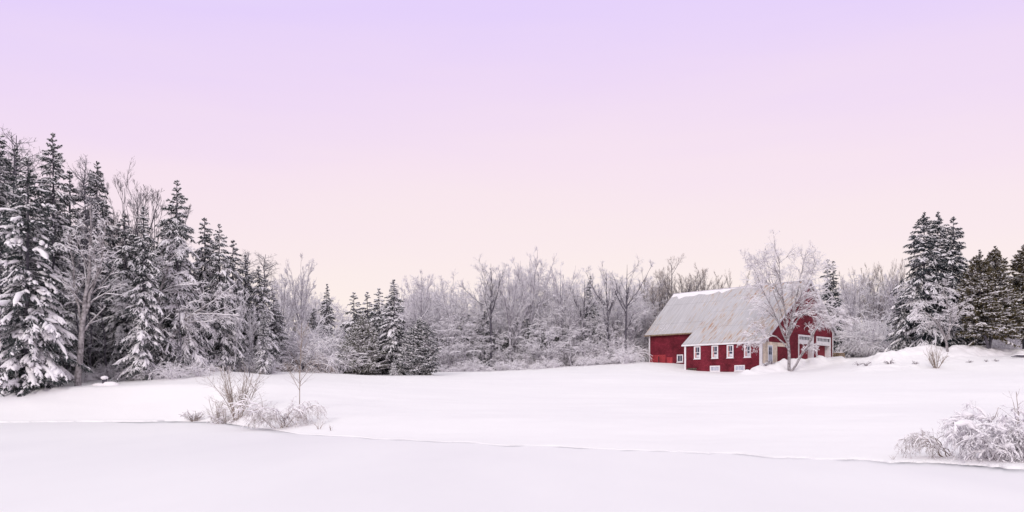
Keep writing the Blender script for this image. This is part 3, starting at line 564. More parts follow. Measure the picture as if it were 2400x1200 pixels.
def bare(name, seed, H, n1=16, n2=8, n3=7, n4=4, ang=42, up=.03, g1=.04, g2=.0, g3=-.03, bark='bark_frost', twig='twig_frost', r0=None, cb=.3, ratio=.42, minr=.014, wig=.08,
         stems=None, r2=.42, r3=.45, top=.5, mid=None, snow_r=0):
    rng = np.random.default_rng(seed); trunk = MB(); crown = MB(); r0 = r0 or H*.011
    if stems is None:
        zz = np.linspace(0, 1, 10); w = np.cumsum(rng.normal(0, .013*H, (10, 2)), 0); w -= w[0]
        P = np.stack([w[:, 0], w[:, 1], -.3 + zz*(H+.3)], 1)[None]; RR = (r0*(1.05-zz)**.9 + minr)[None]
    else:
        st = [np.array(s, float) for s in stems]; P = np.stack([np.stack([np.interp(np.linspace(0, 1, 12), np.linspace(0, 1, len(s)), s[:, k]) for k in range(3)], 1) for s in st])
        P[:, 1:-1] = (P[:, :-2] + 2*P[:, 1:-1] + P[:, 2:])/4; P[:, 1:-1] += rng.normal(0, .035, P[:, 1:-1].shape)
        RR = np.stack([np.interp(np.linspace(0, 1, 12), np.linspace(0, 1, len(s)), s[:, 3]) for s in st])
    tubes(trunk, P, RR, 8)
    L0 = np.linalg.norm(np.diff(P, axis=1), axis=2).sum(1)
    A, AR, AL = sprout(rng, P, RR, L0, n1, cb, 1., ang, ratio, .5, 8, g1, wig, minr*1.6, up=up)
    tubes(crown, A, AR, 5, 0)
    B, BR, BL = sprout(rng, A, AR, AL, n2, .2, 1., ang, r2, .6, 6, g2, wig*1.2, minr*1.25, up=up); tubes(crown, B, BR, 4, 0 if mid is None else 1)
    C, CR, CL = sprout(rng, B, BR, BL, n3, .15, 1., ang, r3, .7, 5, g3, wig*1.4, minr, up=up*.5); tubes(crown, C, CR, 3, 1)
    if n4:
        E, ER, EL = sprout(rng, C, CR, np.maximum(CL, .14), n4, .15, 1., ang, .55, .8, 4, g3, wig*1.5, minr*.8, up=0); tubes(crown, E, ER, 3, 1)
    if snow_r:
        for X, q in ((A, 1.), (B, .75), (C, .5)):
            T = np.gradient(X, axis=1); flat = 1 - np.abs(norm(T)[..., 2]); k = rng.random(len(X)) < .85; X_ = X[k]
            rr = snow_r*q*np.clip(flat[k]*1.6, .0, 1)*rng.uniform(.6, 1.3, X_.shape[:2]); rr[:, 0] *= .5; rr[:, -1] *= .3
            tubes(crown, X_ + np.array([0, 0, snow_r*q*.6]), rr, 5, 2)
    zt = np.percentile(np.concatenate([v for v in crown.v])[:, 2], 99.6)
    return trunk.mesh(name+'_trunk', [M[bark]]), crown.mesh(name+'_crown', [M[bark], M[twig], M['tree_snow']]), zt
BT = {}
BT['a'] = bare('frosted_tree_a', 31, 13., stems=leaders(31, 13., 6, 2.8, .12, (.2, .45)), n1=9, n2=7, n3=6, n4=3, ang=38, ratio=.30, cb=.12, minr=.011, g1=.0, g2=-.03, g3=-.05, r2=.5, r3=.5, twig='twig_frost', snow_r=.032)
BT['b'] = bare('frosted_tree_b', 32, 12., g1=-.05, g2=-.08, g3=-.08, ang=50, minr=.013, snow_r=.042, n1=20)          # arching under snow
BT['c'] = bare('upright_tree', 33, 13., stems=leaders(33, 13., 7, 2.6, .12, (.3, .55)), n1=8, n2=7, n3=6, n4=3, ang=25, up=.06, cb=.15, ratio=.30, minr=.010, snow_r=.032, g1=.04, g2=.03, g3=.02, r2=.5, r3=.5, twig='twig_mix')
BT['d'] = bare('dark_tree', 34, 13., stems=leaders(34, 13., 5, 3.0, .16, (.45, .6)), n1=10, n2=7, n3=6, n4=3, ang=36, cb=.15, ratio=.30, bark='bark', twig='twig_mix', minr=.009, r2=.5, r3=.5, snow_r=.026)
BT['e'] = bare('low_tree', 35, 7., g1=-.07, g2=-.1, g3=-.1, ang=55, cb=.12, ratio=.5, minr=.012, snow_r=.042)
BT['f'] = bare('fan_tree', 36, 11., stems=leaders(36, 11., 8, 2.8, .12, (.15, .35)), n1=7, n2=7, n3=5, n4=3, ang=20, up=.08, cb=.15, g1=.04, g2=.04, g3=.03, twig='twig_tan', bark='bark', ratio=.34, minr=.007, r2=.5, r3=.5)
BT['g'] = bare('twiggy_tree', 44, 12., stems=leaders(44, 12., 12, 2.4, .07, (.2, .55)), n1=8, n2=7, n3=5, n4=2, ang=24, up=.06, cb=.1, g1=.03, g2=.03, g3=.02, twig='twig_dark', bark='bark', ratio=.26, minr=.006, r2=.5, r3=.5)
BT['larch'] = bare('larch', 37, 12., n1=130, n2=7, n3=4, n4=0, ang=68, up=.08, g1=.03, ratio=.14, cb=.12, bark='bark', twig='twig_dark', minr=.007)
BT['pole'] = bare('pole_tree', 38, 12., n1=26, n2=5, n3=4, n4=0, ang=60, ratio=.2, cb=.12, g1=-.03, bark='bark', twig='twig_mix', minr=.009, r0=.10)
BT['willow'] = bare('willow', 39, 11., stems=leaders(39, 11., 8, 4.4, .20, (.15, .35)), ang=34, up=.04, g1=.03, g2=.01, g3=.0, cb=.15, ratio=.34, bark='bark', twig='twig_tan', n1=10, n2=8, n3=7, n4=4, minr=.008, r2=.5, r3=.5)
BT['birch'] = bare('pond_birch', 40, 9., r0=.15, n1=15, n2=6, n3=4, n4=2, ang=46, up=.06, g1=.01, g2=-.03, g3=-.05, bark='birch_bark', twig='birch_twig', cb=.22, minr=.009, ratio=.30, snow_r=.026,
   stems=[[(-.1, 0, -.3, .17), (0, 0, 2, .14), (.25, 0, 4.2, .11), (.45, .1, 6., .07), (.5, 0, 9., .02)], [(.25, 0, 3.6, .08), (.75, .1, 5.4, .06), (1.15, 0, 7.2, .03), (1.3, .1, 8.5, .015)], [(.1, 0, 3, .06), (-.35, .2, 5, .05), (-.7, .1, 7.6, .02)]])
# the big forked birch in front of the barn
BT['barn_birch'] = bare('barn_birch', 41, 11., n1=18, n2=10, n3=7, n4=4, ang=42, up=.03, g1=-.045, g2=-.05, g3=-.05, bark='birch_bark', twig='birch_twig', cb=.3, minr=.0072, ratio=.41, r2=.45, snow_r=.028,
   stems=[[(0, 0, -.6, 0.198), (-.1, 0, 1.6, 0.158), (-.2, 0, 3.2, 0.139), (-.5, .2, 5.6, 0.086), (-1.1, .3, 8.4, 0.046), (-1.0, .1, 10., 0.013)],
          [(-.15, 0, 2.8, 0.112), (.4, .1, 5., 0.086), (1.0, 0, 7.5, 0.053), (1.7, -.2, 10.5, 0.013)],
          [(-.3, .1, 3.6, 0.073), (-1.2, .3, 6.0, 0.053), (-2.5, .2, 8.6, 0.026), (-2.9, .2, 10.2, 0.010)],
          [(0., .0, 3.4, 0.073), (1.0, .2, 6.2, 0.053), (2.4, .1, 8.4, 0.026), (2.9, .1, 9.6, 0.010)],
          [(-.2, 0, 2.4, 0.099), (-1.5, -.3, 4.6, 0.073), (-3.0, -.2, 7., 0.040), (-4.0, -.3, 8.9, 0.013)],
          [(.05, 0, .0, 0.145), (.8, -.2, .8, 0.132), (1.8, -.3, 2.2, 0.112), (2.6, -.3, 3.5, 0.073), (3.6, -.2, 4.6, 0.033)],
          [(1.9, -.3, 2.4, 0.079), (2.7, -.4, 3.9, 0.066), (4.5, -.6, 5.2, 0.046), (6.6, -.6, 4.6, 0.013)],
          [(-.1, 0, 1.9, 0.079), (-1.4, -.2, 3.0, 0.059), (-3.2, -.4, 3.4, 0.033), (-4.8, -.4, 2.9, 0.010)],
          [(-.2, 0, 3.4, 0.079), (1.2, -.3, 5.0, 0.059), (3.0, -.4, 5.7, 0.033), (4.6, -.4, 5.2, 0.010)]])
BT['leaner'] = bare('leaning_birch', 42, 7., n1=16, n2=8, n3=6, n4=3, ang=42, g1=-.05, g2=-.06, g3=-.05, bark='birch_bark', twig='birch_twig', cb=.25, minr=.011, snow_r=.03, ratio=.42,
   stems=[[(0, 0, -.4, .15), (-.4, 0, 1.8, .12), (-1.6, -.2, 3.4, .09), (-3.6, -.2, 4.6, .03)], [(-.1, 0, 1.2, .11), (.3, 0, 3.2, .09), (-.2, 0, 5.2, .05), (-.8, 0, 7., .02)], [(-.2, 0, 1.5, .09), (1.0, 0, 3.6, .06), (2.0, 0, 4.9, .02)]])
G_F = 'bare frosted trees of the wood behind the field'
def Bt(kind, px, D, row, label, rz=0., wide=1., group=None, name='bare_tree', lean=0.):
    return place(name, BT[kind], px, D, top_row=row, rz=rz, label=label, cat='tree', group=group, wide=wide, lean=lean)
Bt('birch', 188, 48.2, 470, 'white-barked birch with forked snowy limbs between the front spruces', 0., 1., None, 'birch_tree')
Bt('barn_birch', 1851, 72.6, 566, 'large forked snow-covered birch in front of the barn gable', 0., .80, None, 'birch_tree')
Bt('leaner', 2222, 74.5, 650, 'leaning frosted birch in front of the three-tipped spruce', 0., .9, None, 'birch_tree')
Bt('willow', 1577, 104, 603, 'spreading tan-twigged willow with a dark trunk behind the left end of the barn', .4, .85, None, 'willow_tree')
Bt('willow', 1545, 99, 640, 'smaller dark-limbed willow at the barn\'s left roof corner', 2.0, .6, None, 'willow_tree')
Bt('f', 1706, 104, 634, 'small bare treetop showing just over the barn ridge', 1.0, .8)
Bt('f', 1645, 108, 634, 'tan bare tree over the barn roof, right of the willow', 2.2, 1.)
Bt('c', 704, 74, 598, 'tall frosted tree standing alone above the shrubs right of the larches', .7, .85)
Bt('c', 662, 73, 632, 'frosted tree next to the larches', 2.6, .85)
Bt('larch', 601, 66, 588, 'brown bare larch, left one of the pair', .3, 1.3, None, 'larch_tree')
Bt('larch', 628, 67, 598, 'brown bare larch, right one of the pair', 1.9, 1.3, None, 'larch_tree')
Bt('larch', 226, 57, 372, 'thin bare larch rising out of the greyish spruce', .8, .8, None, 'larch_tree')
for px, D, row, lab in ((28, 60, 322, 'faint bare treetop nearest the left edge'), (64, 61, 336, 'faint bare treetop between the left edge and the tallest spruce'), (280, 62, 400, 'bare treetop right of the greyish spruce'),
                        (322, 62, 432, 'bushy bare treetop above the narrow drooping spruce'), (372, 63, 452, 'bare treetop just left of the broad pointed spruce')):
    Bt('g' if px > 100 else 'larch', px, D, row, lab, px*.1, 1.)
Bt('leaner', 372, 53.5, 560, 'fan of pale bare limbs arching between two left spruces', 3.14, 1., None, 'birch_tree')
Bt('c', 548, 56.5, 668, 'thin pale birch leaning right at the edge of the left wood', 1., .5, None, 'birch_tree', lean=.12)
Bt('c', 590, 58.5, 700, 'second thin leaning pale birch near the larches', 2., .5, None, 'birch_tree', lean=.14)
for kd, px, D, row, lab in (('d', 1150, 90, 598, 'dark-trunked frosted tree, first tall one right of the field clump'), ('c', 1196, 91, 604, 'slender upright tree just left of the tallest one in the wood'), ('c', 1246, 93, 580, 'tallest bare tree of the wood behind the field'),
                       ('c', 1316, 92, 614, 'wide fan-topped bare tree midway between clump and barn'), ('d', 1366, 90, 640, 'tree with a black lower trunk midway between clump and barn'), ('d', 1426, 89, 618, 'twin-looking dark trunk second from the barn'),
                       ('d', 1466, 88, 604, 'dark straight trunk nearest the barn, with a crooked open crown'), ('c', 986, 88, 636, 'bare top directly behind the tallest clump spruce'), ('a', 1060, 90, 640, 'bare round top right of the field clump')):
    Bt(kd, px, D, row, lab, px*.37, 1.)
S('sparse', 1385, 94, 645, 'lone dark conifer top poking out of the frosted wood')
# fan-shaped vase trees right of the barn
for i, (px, row) in enumerate(((2000, 630), (2052, 618), (2090, 610), (2118, 612))):
    Bt('f', px, 104+i, row, ['thin bare top beside the two-tipped spruce', 'vase-shaped bare top, second right of the barn', 'tall vase-shaped bare top left of the three-tipped spruce', 'bare top touching the three-tipped spruce'][i], i*1.3, .8)

# frosted filler trees, rows behind: shared labels because nothing tells them apart
frng = np.random.default_rng(77)
def scatter(n, px0, px1, d0, d1, kinds, rows, label, group, name='bare_tree', src=None, wide=(.85, 1.15), cat='tree'):
    for i in range(n):
        px = px0 + (px1-px0)*(i+frng.uniform(.1, .9))/n; D = frng.uniform(d0, d1); k = kinds[frng.integers(len(kinds))]
        row = np.interp(px, [r[0] for r in rows], [r[1] for r in rows]) + frng.uniform(-14, 22)
        tb = BT if k in BT and src is None else SP
        place(name, tb[k], px, D, top_row=row, rz=frng.uniform(0, 6.28), label=label, cat=cat, group=group, wide=frng.uniform(*wide))
fr = [(930, 650), (985, 640), (1050, 650), (1100, 690), (1150, 640), (1250, 630), (1340, 650), (1400, 650), (1460, 640), (1520, 655)]
lo = [(p, r+55) for p, r in fr]
LB = 'bare frosted tree, one of many in the dense wood behind the field'
scatter(28, 930, 1485, 90, 96, 'abacb', lo, LB, G_F)
scatter(30, 930, 1530, 97, 105, 'abac', fr, LB, G_F)
scatter(30, 900, 1560, 106, 116, 'abac', lo, LB, G_F)
scatter(13, 960, 1475, 87.5, 91, 'ee', [(0, 760), (2400, 750)], 'low arching snow-bent tree along the front of the wood', 'low snow-bent trees at the wood edge', 'bent_tree', wide=(1.0, 1.5))
scatter(6, 1462, 1530, 98, 110, ['mid2', 'sparse'], [(0, 745), (2400, 745)], 'dark conifer deep inside the frosted wood', 'dark conifers inside the frosted wood', 'spruce_tree', cat='spruce', wide=(1.2, 1.5))
scatter(34, 940, 1465, 91, 110, ['sparse', 'mid2', 'dark'], [(0, 740), (2400, 730)], 'dark conifer deep inside the frosted wood', 'dark conifers inside the frosted wood', 'spruce_tree', cat='spruce', wide=(1.1, 1.5))
scatter(14, 640, 830, 78, 92, 'abac', [(640, 660), (740, 680), (830, 745)], 'frosted bare tree behind the shrubs left of the field clump', 'bare trees left of the field clump')
scatter(9, 800, 960, 84, 96, 'abe', [(800, 745), (870, 720), (960, 680)], 'frosted bare tree behind the field clump', 'bare trees behind the field clump')
scatter(10, 640, 960, 80, 98, ['mid2', 'sparse'], [(0, 770), (2400, 770)], 'dark conifer behind the shrubs left of the field clump', 'dark conifers left of the field clump', 'spruce_tree', cat='spruce', wide=(1.2, 1.6))
scatter(16, 1962, 2130, 96, 112, 'abac', [(1960, 655), (2130, 640)], 'frosted bare tree in the wood right of the barn', 'bare trees right of the barn')
scatter(7, 1992, 2110, 91, 94, 'ee', [(0, 735), (2400, 735)], 'low arching frosted tree right of the barn', 'low bent trees right of the barn', 'bent_tree')
scatter(12, 1970, 2480, 100, 118, ['sparse', 'mid2'], [(1970, 740), (2100, 740), (2480, 700)], 'dark conifer at the back of the right wood', 'dark conifers of the right wood', 'spruce_tree', cat='spruce', wide=(1.1, 1.5))
scatter(14, 2130, 2460, 88, 104, 'abe', [(2130, 690), (2460, 650)], 'frosted bare tree behind the right evergreens', 'bare trees behind the right evergreens')
scatter(10, 1500, 1560, 98, 112, 'abf', [(1500, 660), (1560, 660)], 'frosted bare tree beside the left end of the barn', 'bare trees beside the barn')
scatter(7, 1600, 1660, 103, 112, 'ff', [(1600, 650), (1660, 660)], 'tan bare tree behind the barn roof', 'bare trees behind the barn roof')
# depth of the left wood
lt = [(-120, 330), (0, 400), (100, 440), (200, 470), (300, 520), (400, 520), (500, 590), (600, 650), (660, 700)]
scatter(17, -120, 640, 56, 62, ['sparse', 'mid2', 'tall'], [(p, r+40) for p, r in lt], 'dim spruce inside the left wood', 'spruces inside the left wood', 'spruce_tree', cat='spruce')
scatter(18, -120, 660, 63, 72, ['sparse', 'mid2', 'mid'], [(p, r+60) for p, r in lt], 'dim spruce inside the left wood', 'spruces inside the left wood', 'spruce_tree', cat='spruce', wide=(1.1, 1.5))
scatter(14, -120, 660, 74, 88, ['mid', 'mid2'], [(p, r+120) for p, r in lt], 'dim spruce inside the left wood', 'spruces inside the left wood', 'spruce_tree', cat='spruce', wide=(1.3, 1.7))
scatter(34, 120, 600, 50.5, 64, ['pole'], [(p, r+130) for p, r in lt], 'thin dark pole of a tree in the shade of the left wood', 'thin trunks inside the left wood', 'pole_tree')

# ------------------------------------------------------------ shrubs and brush
def shrub(name, seed, H, Rad, nst=26, arch=-.12, nt=9, nt2=5, minr=.01, snow_r=.0, twig='twig_frost', spread=.8, lift=1.0, l2=.4, wob=.06):
    rng = np.random.default_rng(seed); mb = MB()
    az = rng.uniform(0, 2*np.pi, nst); rr = rng.uniform(0, Rad*.3, nst); P0 = np.stack([np.cos(az)*rr, np.sin(az)*rr, np.full(nst, -.08)], 1)
    tilt = rng.uniform(.1, spread, nst)*lift; D0 = np.stack([np.cos(az)*tilt, np.sin(az)*tilt, np.ones(nst)], 1); L = rng.uniform(.6, 1.25, nst)*H*1.25
    A = march(rng, P0, D0, L, 11, arch, wob); AR = np.maximum((minr*2.4)*np.linspace(1, .45, 11), minr)[None].repeat(nst, 0)
    B, BR, BL = sprout(rng, A, AR, L, nt, .25, 1., 38, l2, .7, 6, arch*1.2, wob*1.4, minr*.85); C, CR, CL = sprout(rng, B, BR, BL, nt2, .1, 1., 40, .5, .8, 5, arch*1.2, wob*1.6, minr*.7)
    for X, RX, k in ((A, AR, 5), (B, BR, 4), (C, CR, 3)): X[..., 2] = np.maximum(X[..., 2], -.05); tubes(mb, X, RX, k, 0)
    if snow_r:
        for X, q in ((A, 1.), (B, .8), (C, .55)):
            T = norm(np.gradient(X, axis=1)); flat = 1 - np.abs(T[..., 2]); k = rng.random(len(X)) < .9; X_ = X[k]
            r_ = snow_r*q*np.clip(flat[k]*1.5, .05, 1)*rng.uniform(.45, 1.5, X_.shape[:2]); r_[:, 0] *= .4; r_[:, -1] *= .3
            tubes(mb, X_ + np.array([0, 0, snow_r*q*.55]), r_, 6, 1, .85)
    return mb.mesh(name, [M[twig], M['tree_snow']])
SB = {'brush_a': shrub('brush_a', 51, 1.9, 1.1, minr=.013, snow_r=.022), 'brush_b': shrub('brush_b', 52, 1.5, 1.2, arch=-.2, minr=.013, snow_r=.025),
      'stems': shrub('stems', 54, 1.6, .7, arch=.0, nst=20, nt=7, spread=.35, twig='twig_tan', minr=.008)}
def put(me, name, px, D, label, cat='shrub', group=None, s=1., rz=0., dz=0., sz=None):
    o = link(name, me); o.location = at(px, D, dz); o.rotation_euler = (0, 0, rz); o.scale = (s, s, sz or s)
    return tag(o, label, cat, group)
def brush(n, px0, px1, d0, d1, label, group, kinds=('brush_a', 'brush_b'), s0=.8, s1=1.5):
    for i in range(n):
        px = px0 + (px1-px0)*(i+frng.uniform(0, 1))/n
        put(SB[kinds[frng.integers(len(kinds))]], 'snowy_shrub', px, frng.uniform(d0, d1), label, 'shrub', group, frng.uniform(s0, s1), frng.uniform(0, 6.28))
brush(18, 985, 1490, 85.5, 88.5, 'low snow-covered shrub at the front of the frosted wood', 'shrubs at the foot of the frosted wood', s0=.3, s1=.95)
brush(7, 1468, 1530, 92.5, 97, 'pale snow-covered shrub in the gap between the wood and the barn', 'shrubs between the wood and the barn', s0=1.2, s1=2.)
scatter(6, 1480, 1530, 93, 97, 'abe', [(0, 720), (2400, 700)], 'low frosted tree in the gap between the wood and the barn', 'low trees between the wood and the barn')
brush(20, 940, 1465, 89, 95, 'taller snow-covered shrub in the frosted wood', 'undergrowth of the frosted wood', s0=.9, s1=1.7)
brush(16, 640, 815, 66, 72, 'snow-covered shrub left of the field clump', 'shrubs left of the field clump', s0=1.0, s1=1.9)
brush(10, 640, 800, 73, 78, 'tall snow-covered shrub left of the field clump', 'tall shrubs left of the field clump', s0=1.8, s1=2.6)
brush(14, 1965, 2120, 88, 95, 'frosted shrub right of the barn', 'shrubs right of the barn', s0=1.2, s1=2.2)
brush(8, 2240, 2420, 84, 90, 'frosted shrub behind the right evergreens', 'shrubs behind the right evergreens', s0=1.0, s1=1.7)
brush(22, 120, 480, 50.5, 56, 'small snowy shrub on the floor of the left wood', 'undergrowth of the left wood', s0=.35, s1=.7)
brush(12, 480, 640, 57, 62, 'small snowy shrub at the edge of the left wood', 'undergrowth at the right end of the left wood', s0=.4, s1=.7)
put(shrub('arched_shrub', 55, 2.1, 1.2, nst=30, arch=-.24, nt=10, nt2=6, minr=.012, snow_r=.02, spread=1.1, twig='bush_twig'), 'arched_shrub', 708, 63.5, 'dome-shaped arching shrub in front of the frosted trees, left of the clump', s=1.05)
# pond side, left group
put(shrub('stem_shrub', 61, 2.0, .9, nst=22, arch=.005, nt=8, nt2=4, spread=.42, twig='stem_tan', minr=.008, wob=.05, l2=.45), 'stem_shrub', 556, 39.0, 'upright bare many-stemmed shrub on the pond bank', s=.95)
put(shrub('stem_shrub_b', 62, 1.2, .5, nst=14, arch=.0, nt=7, nt2=4, spread=.35, twig='bush_twig', minr=.007), 'stem_shrub', 512, 40.5, 'small upright shrub left of the many-stemmed one on the bank', s=1.0)
put(shrub('tangle', 63, .85, .9, nst=22, arch=-.12, nt=9, nt2=5, twig='bush_twig', minr=.008, snow_r=.022), 'snowy_shrub', 530, 39.6, 'low tangled snowy brush at the pond edge below the upright stems', s=1.0)
put(shrub('tangle_b', 64, .45, .5, nst=20, arch=-.1, nt=7, nt2=4, twig='bush_twig', minr=.007, snow_r=.018), 'snowy_shrub', 455, 42.0, 'tiny snowy brush at the water line, farthest left on the bank', s=1.0)
def bush(name, seed, stems, snow_r, minr, twig, n2=14, n3=9, n4=4, l2=.42, hang=-.22):
    """stems bent over under snow: each stem an arch, twigs hanging like a curtain"""
    rng = np.random.default_rng(seed); mb = MB()
    A = []
    for (x0, y0, az, reach, h, drop) in stems:
        s = np.linspace(0, 1, 12); arc = h*np.sin(np.pi*np.clip(s*.5/max(.05, drop), 0, 1))
        xx = x0 + np.cos(az)*reach*s; yy = y0 + np.sin(az)*reach*s; A.append(np.stack([xx, yy, arc - .05], 1))
    A = np.array(A); A[:, 1:] += rng.normal(0, .025, A[:, 1:].shape); L = np.linalg.norm(np.diff(A, axis=1), axis=2).sum(1)
    AR = (minr*2.8*np.linspace(1.1, .4, 12))[None].repeat(len(A), 0)
    B, BR, BL = sprout(rng, A, AR, L, n2, .2, 1., 45, l2, .6, 7, hang, .09, minr)
    C, CR, CL = sprout(rng, B, BR, BL, n3, .1, 1., 42, .5, .8, 5, hang, .1, minr*.75); sets = [(A, AR, 6, 1.25), (B, BR, 4, .8), (C, CR, 3, .45)]
    if n4: E, ER, EL = sprout(rng, C, CR, CL, n4, .1, 1., 40, .6, .9, 4, hang, .1, minr*.6); sets.append((E, ER, 3, .3))
    for X, RX, k, q in sets:
        X[..., 2] = np.maximum(X[..., 2], -.03); tubes(mb, X, RX, k, 0)
        T = norm(np.gradient(X, axis=1)); flat = 1 - T[..., 2]**2; keep = rng.random(len(X)) < (.95 if q > 1 else .6 if q > .5 else .35); X_ = X[keep]
        r_ = snow_r*q*np.clip(.2+flat[keep], .1, 1)*rng.uniform(.05, 1.7, X_.shape[:2]); r_[:, 0] *= .4; r_[:, -1] *= .3
        tubes(mb, X_ + np.array([0, 0, snow_r*q*.5]), r_, 6, 1, .9)
    return mb.mesh(name, [M[twig], M['tree_snow']])
brng = np.random.default_rng(8)
def arcs(n, x0, x1, y0, y1, azr, reach, h, drop=(.55, 1.0)):
    return [(brng.uniform(x0, x1), brng.uniform(y0, y1), brng.uniform(*azr), brng.uniform(*reach), brng.uniform(*h), brng.uniform(*drop)) for _ in range(n)]
pi = math.pi
b_l = bush('bent_bush', 71, arcs(6, -.4, .5, -.4, .4, (pi-.5, pi+.9), (1.2, 2.6), (.7, 1.25)) + arcs(5, -.2, .6, -.4, .4, (-.9, .5), (.9, 2.3), (.6, 1.2)) + arcs(4, -.5, .6, -.4, .2, (-2.4, -.7), (.5, 1.1), (.5, .9)),
           .026, .0055, 'bush_twig', 12, 7, 3)
put(b_l, 'bent_bush', 662, 33.9, 'wide snow-bent bush of arching branches by the pond', s=.98)
put(shrub('sapling', 72, 3.4, .05, nst=1, arch=.02, nt=26, nt2=4, spread=.11, twig='stem_tan', minr=.006, l2=.28, wob=.02), 'sapling', 702, 36.2, 'thin upright sapling rising out of the snow-bent bush', 'sapling', s=1.5)
# right foreground bush
b_r = bush('laden_bush', 73, arcs(7, -.3, .3, -.2, .3, (pi-.5, pi+.7), (.7, 1.5), (.45, .95)) + arcs(7, -.2, .5, -.2, .2, (-.9, .6), (.6, 1.3), (.5, 1.0)) + arcs(5, -.3, .4, -.25, .1, (-2.4, -.7), (.3, .7), (.4, .8)),
           .045, .0042, 'bush_lilac', 10, 8, 4)
put(b_r, 'laden_bush', 2328, 18.7, 'heavily snow-laden bush arching over the near shore at right', s=1.02)
b_r2 = bush('laden_bush_b', 74, arcs(8, -.3, .3, -.2, .3, (0, 6.28), (.5, 1.1), (.5, 1.0)) + arcs(6, -.3, .3, -.2, .2, (0, 6.28), (.3, .7), (.5, .9)), .046, .0042, 'bush_lilac', 10, 8, 4)
put(b_r2, 'laden_bush', 2395, 18.6, 'snow-laden bush cut off by the right edge of the photo', s=1.1)
put(bush('side_bush', 75, arcs(5, -.1, .2, -.1, .2, (pi-.25, pi+.35), (.7, 1.25), (.45, .62)), .017, .005, 'bush_twig', 12, 6, 3), 'bent_bush', 2222, 19.4, 'low snowy branches reaching left from the laden bush', s=1.)
put(shrub('whip', 76, .95, .05, nst=3, arch=.0, nt=3, nt2=1, spread=.25, twig='bush_twig', minr=.0055), 'whip_shoot', 2312, 19.2, 'bare whip shoots standing above the laden bush', 'shoots', s=1., dz=.35)
put(shrub('whip_b', 77, .8, .05, nst=4, arch=.0, nt=3, nt2=1, spread=.3, twig='bush_twig', minr=.0055), 'whip_shoot', 2392, 19.0, 'bare whip shoots near the right edge of the photo', 'shoots', s=1., dz=.5)
put(shrub('field_shrub', 78, 1.5, .6, nst=26, arch=.0, nt=5, nt2=2, spread=.9, twig='stem_tan', minr=.009), 'stem_shrub', 2195, 68.0, 'small tan fan of stems in the open snow below the right bank', s=.95)
# dead stems and brush poking out of the banks
for i, (px, D, s) in enumerate(((1795, 73.0, .55), (1808, 73.2, .6), (2012, 70.5, .5), (2030, 70., .55), (2085, 70., .6), (2145, 69.5, .45), (2272, 70.5, .35), (2312, 70.5, .3), (2335, 70.5, .35))):
    me = SB.setdefault('deadstems%d' % (i % 2), shrub('dead_stems', 80 + i % 2, .7, .5, nst=16, arch=-.1, nt=4, nt2=2, twig='twig_dark', minr=.017, spread=1.2))
    put(me, 'dead_brush', px, D, ['dark dead brush on the snow bank under the entry door', 'second tuft of dark dead brush on the bank left of the birch', 'dark brush tuft nearest the barn on the right bank', 'dark brush tuft second from the barn on the right bank',
        'dark brush tuft left of the tan stems', 'small dark tuft just left of the tan stems', 'tiny dark tuft right of the tan stems', 'tiny dark tuft below the brown cedar', 'last tiny dark tuft before the right edge'][i], 'brush', None, s, i*1.1)
for i, (px, D, lab) in enumerate(((748, 31.6, 'tiny dry stems on the snow just right of the bent bush'), (775, 30.9, 'tinier dry stems farthest right of the bent bush'), (2093, 19.2, 'small dark twigs on the shore left of the laden bush'), (2134, 18.9, 'single dry stalk at the ice edge left of the laden bush'))):
    me = SB.setdefault('drystems', shrub('dry_stems', 85, .5, .2, nst=5, arch=-.03, nt=2, nt2=1, twig='bush_twig', minr=.005, spread=.6))
    put(me, 'dry_stems', px, D, lab, 'stems', None, (.8, .6, .3, .35)[i], i*1.7)
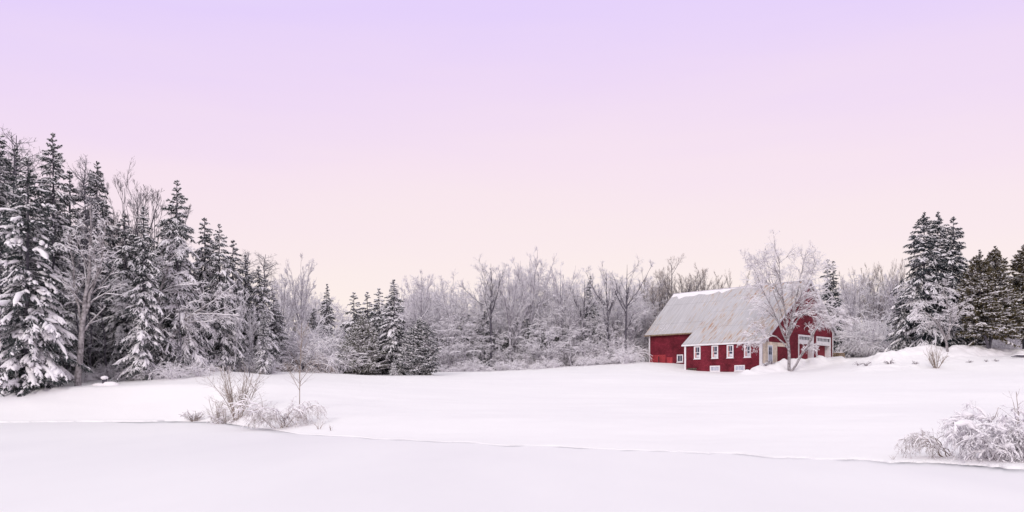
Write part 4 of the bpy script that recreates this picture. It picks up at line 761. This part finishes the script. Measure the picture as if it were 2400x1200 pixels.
# snow-capped stump at the edge of the left wood, fallen log, planks by the barn, dark stack
def lump(mb, c, r, seed, mat=0, n=14, m=9, amp=.25):
    th = np.linspace(0, 2*np.pi, n, endpoint=False)[None]; ph = np.linspace(.02, np.pi-.02, m)[:, None]
    X = np.sin(ph)*np.cos(th); Y = np.sin(ph)*np.sin(th); Z = np.cos(ph)*np.ones_like(th); k = 1 + amp*vnoise(X*1.7+seed*7.3, Y*1.7+Z*2.3, seed % 3)
    V = np.stack([c[0]+X*r[0]*k, c[1]+Y*r[1]*k, c[2]+Z*r[2]*k], -1).reshape(-1, 3); i = np.arange(m-1)[:, None]*n; j = np.arange(n)[None]; q = (j+1) % n
    mb.add(V, np.stack([i+j, i+n+j, i+n+q, i+q], -1).reshape(-1, 4), mat)
st = empty('stump', at(245, 48.3)); tag(st, 'snow-capped stump on the snow in front of the left wood', 'stump')
mb = MB(); tubes(mb, np.array([[(0, 0, -.1), (0, 0, .2), (.03, 0, .42)]], float), np.array([[.17, .14, .13]]), 9); link('stump_wood', mb.mesh('stump_wood', [M['bark']]), st)
mb = MB(); lump(mb, (0, 0, .46), (.21, .2, .13), 1); lump(mb, (.34, .05, .02), (.5, .3, .26), 2); lump(mb, (-.3, .0, .02), (.5, .25, .12), 3); link('snow_cap', mb.mesh('snow_cap', [M['bank_snow']]), st)
lg = empty('fallen_log', at(2392, 72.5, .12), .15); tag(lg, 'dark fallen log lying in the snow at the right edge', 'log')
mb = MB(); tubes(mb, np.array([[(-1.0, 0, .0), (-.4, .05, .08), (.4, 0, .05), (1.6, 0, .1)]], float), np.array([[.03, .11, .13, .12]]), 8); link('log_wood', mb.mesh('log_wood', [M['bark']]), lg)
mb = MB(); tubes(mb, np.array([[(-.8, 0, .08), (-.2, .05, .15), (.6, 0, .14), (1.5, 0, .18)]], float), np.array([[.02, .07, .08, .07]]), 7); link('snow_cap', mb.mesh('snow_cap', [M['bank_snow']]), lg)
bx = empty('wooden_crate', at(1966, 79.8, .1), .5); tag(bx, 'small snowy wooden crate beside the right corner of the barn', 'crate')
mb = MB()
for k in range(3): mb.box((-.55, -.3, .02+k*.17), (.55, -.27, .15+k*.17)); mb.box((-.55, .27, .02+k*.17), (.55, .3, .15+k*.17)); mb.box((-.58, -.27, .02+k*.17), (-.55, .27, .15+k*.17)); mb.box((.55, -.27, .02+k*.17), (.58, .27, .15+k*.17))
link('slat_box', mb.mesh('slat_box', [M['wood']]), bx); mb = MB(); lump(mb, (0, 0, .55), (.6, .33, .1), 2); link('snow_cap', mb.mesh('snow_cap', [M['bank_snow']]), bx)
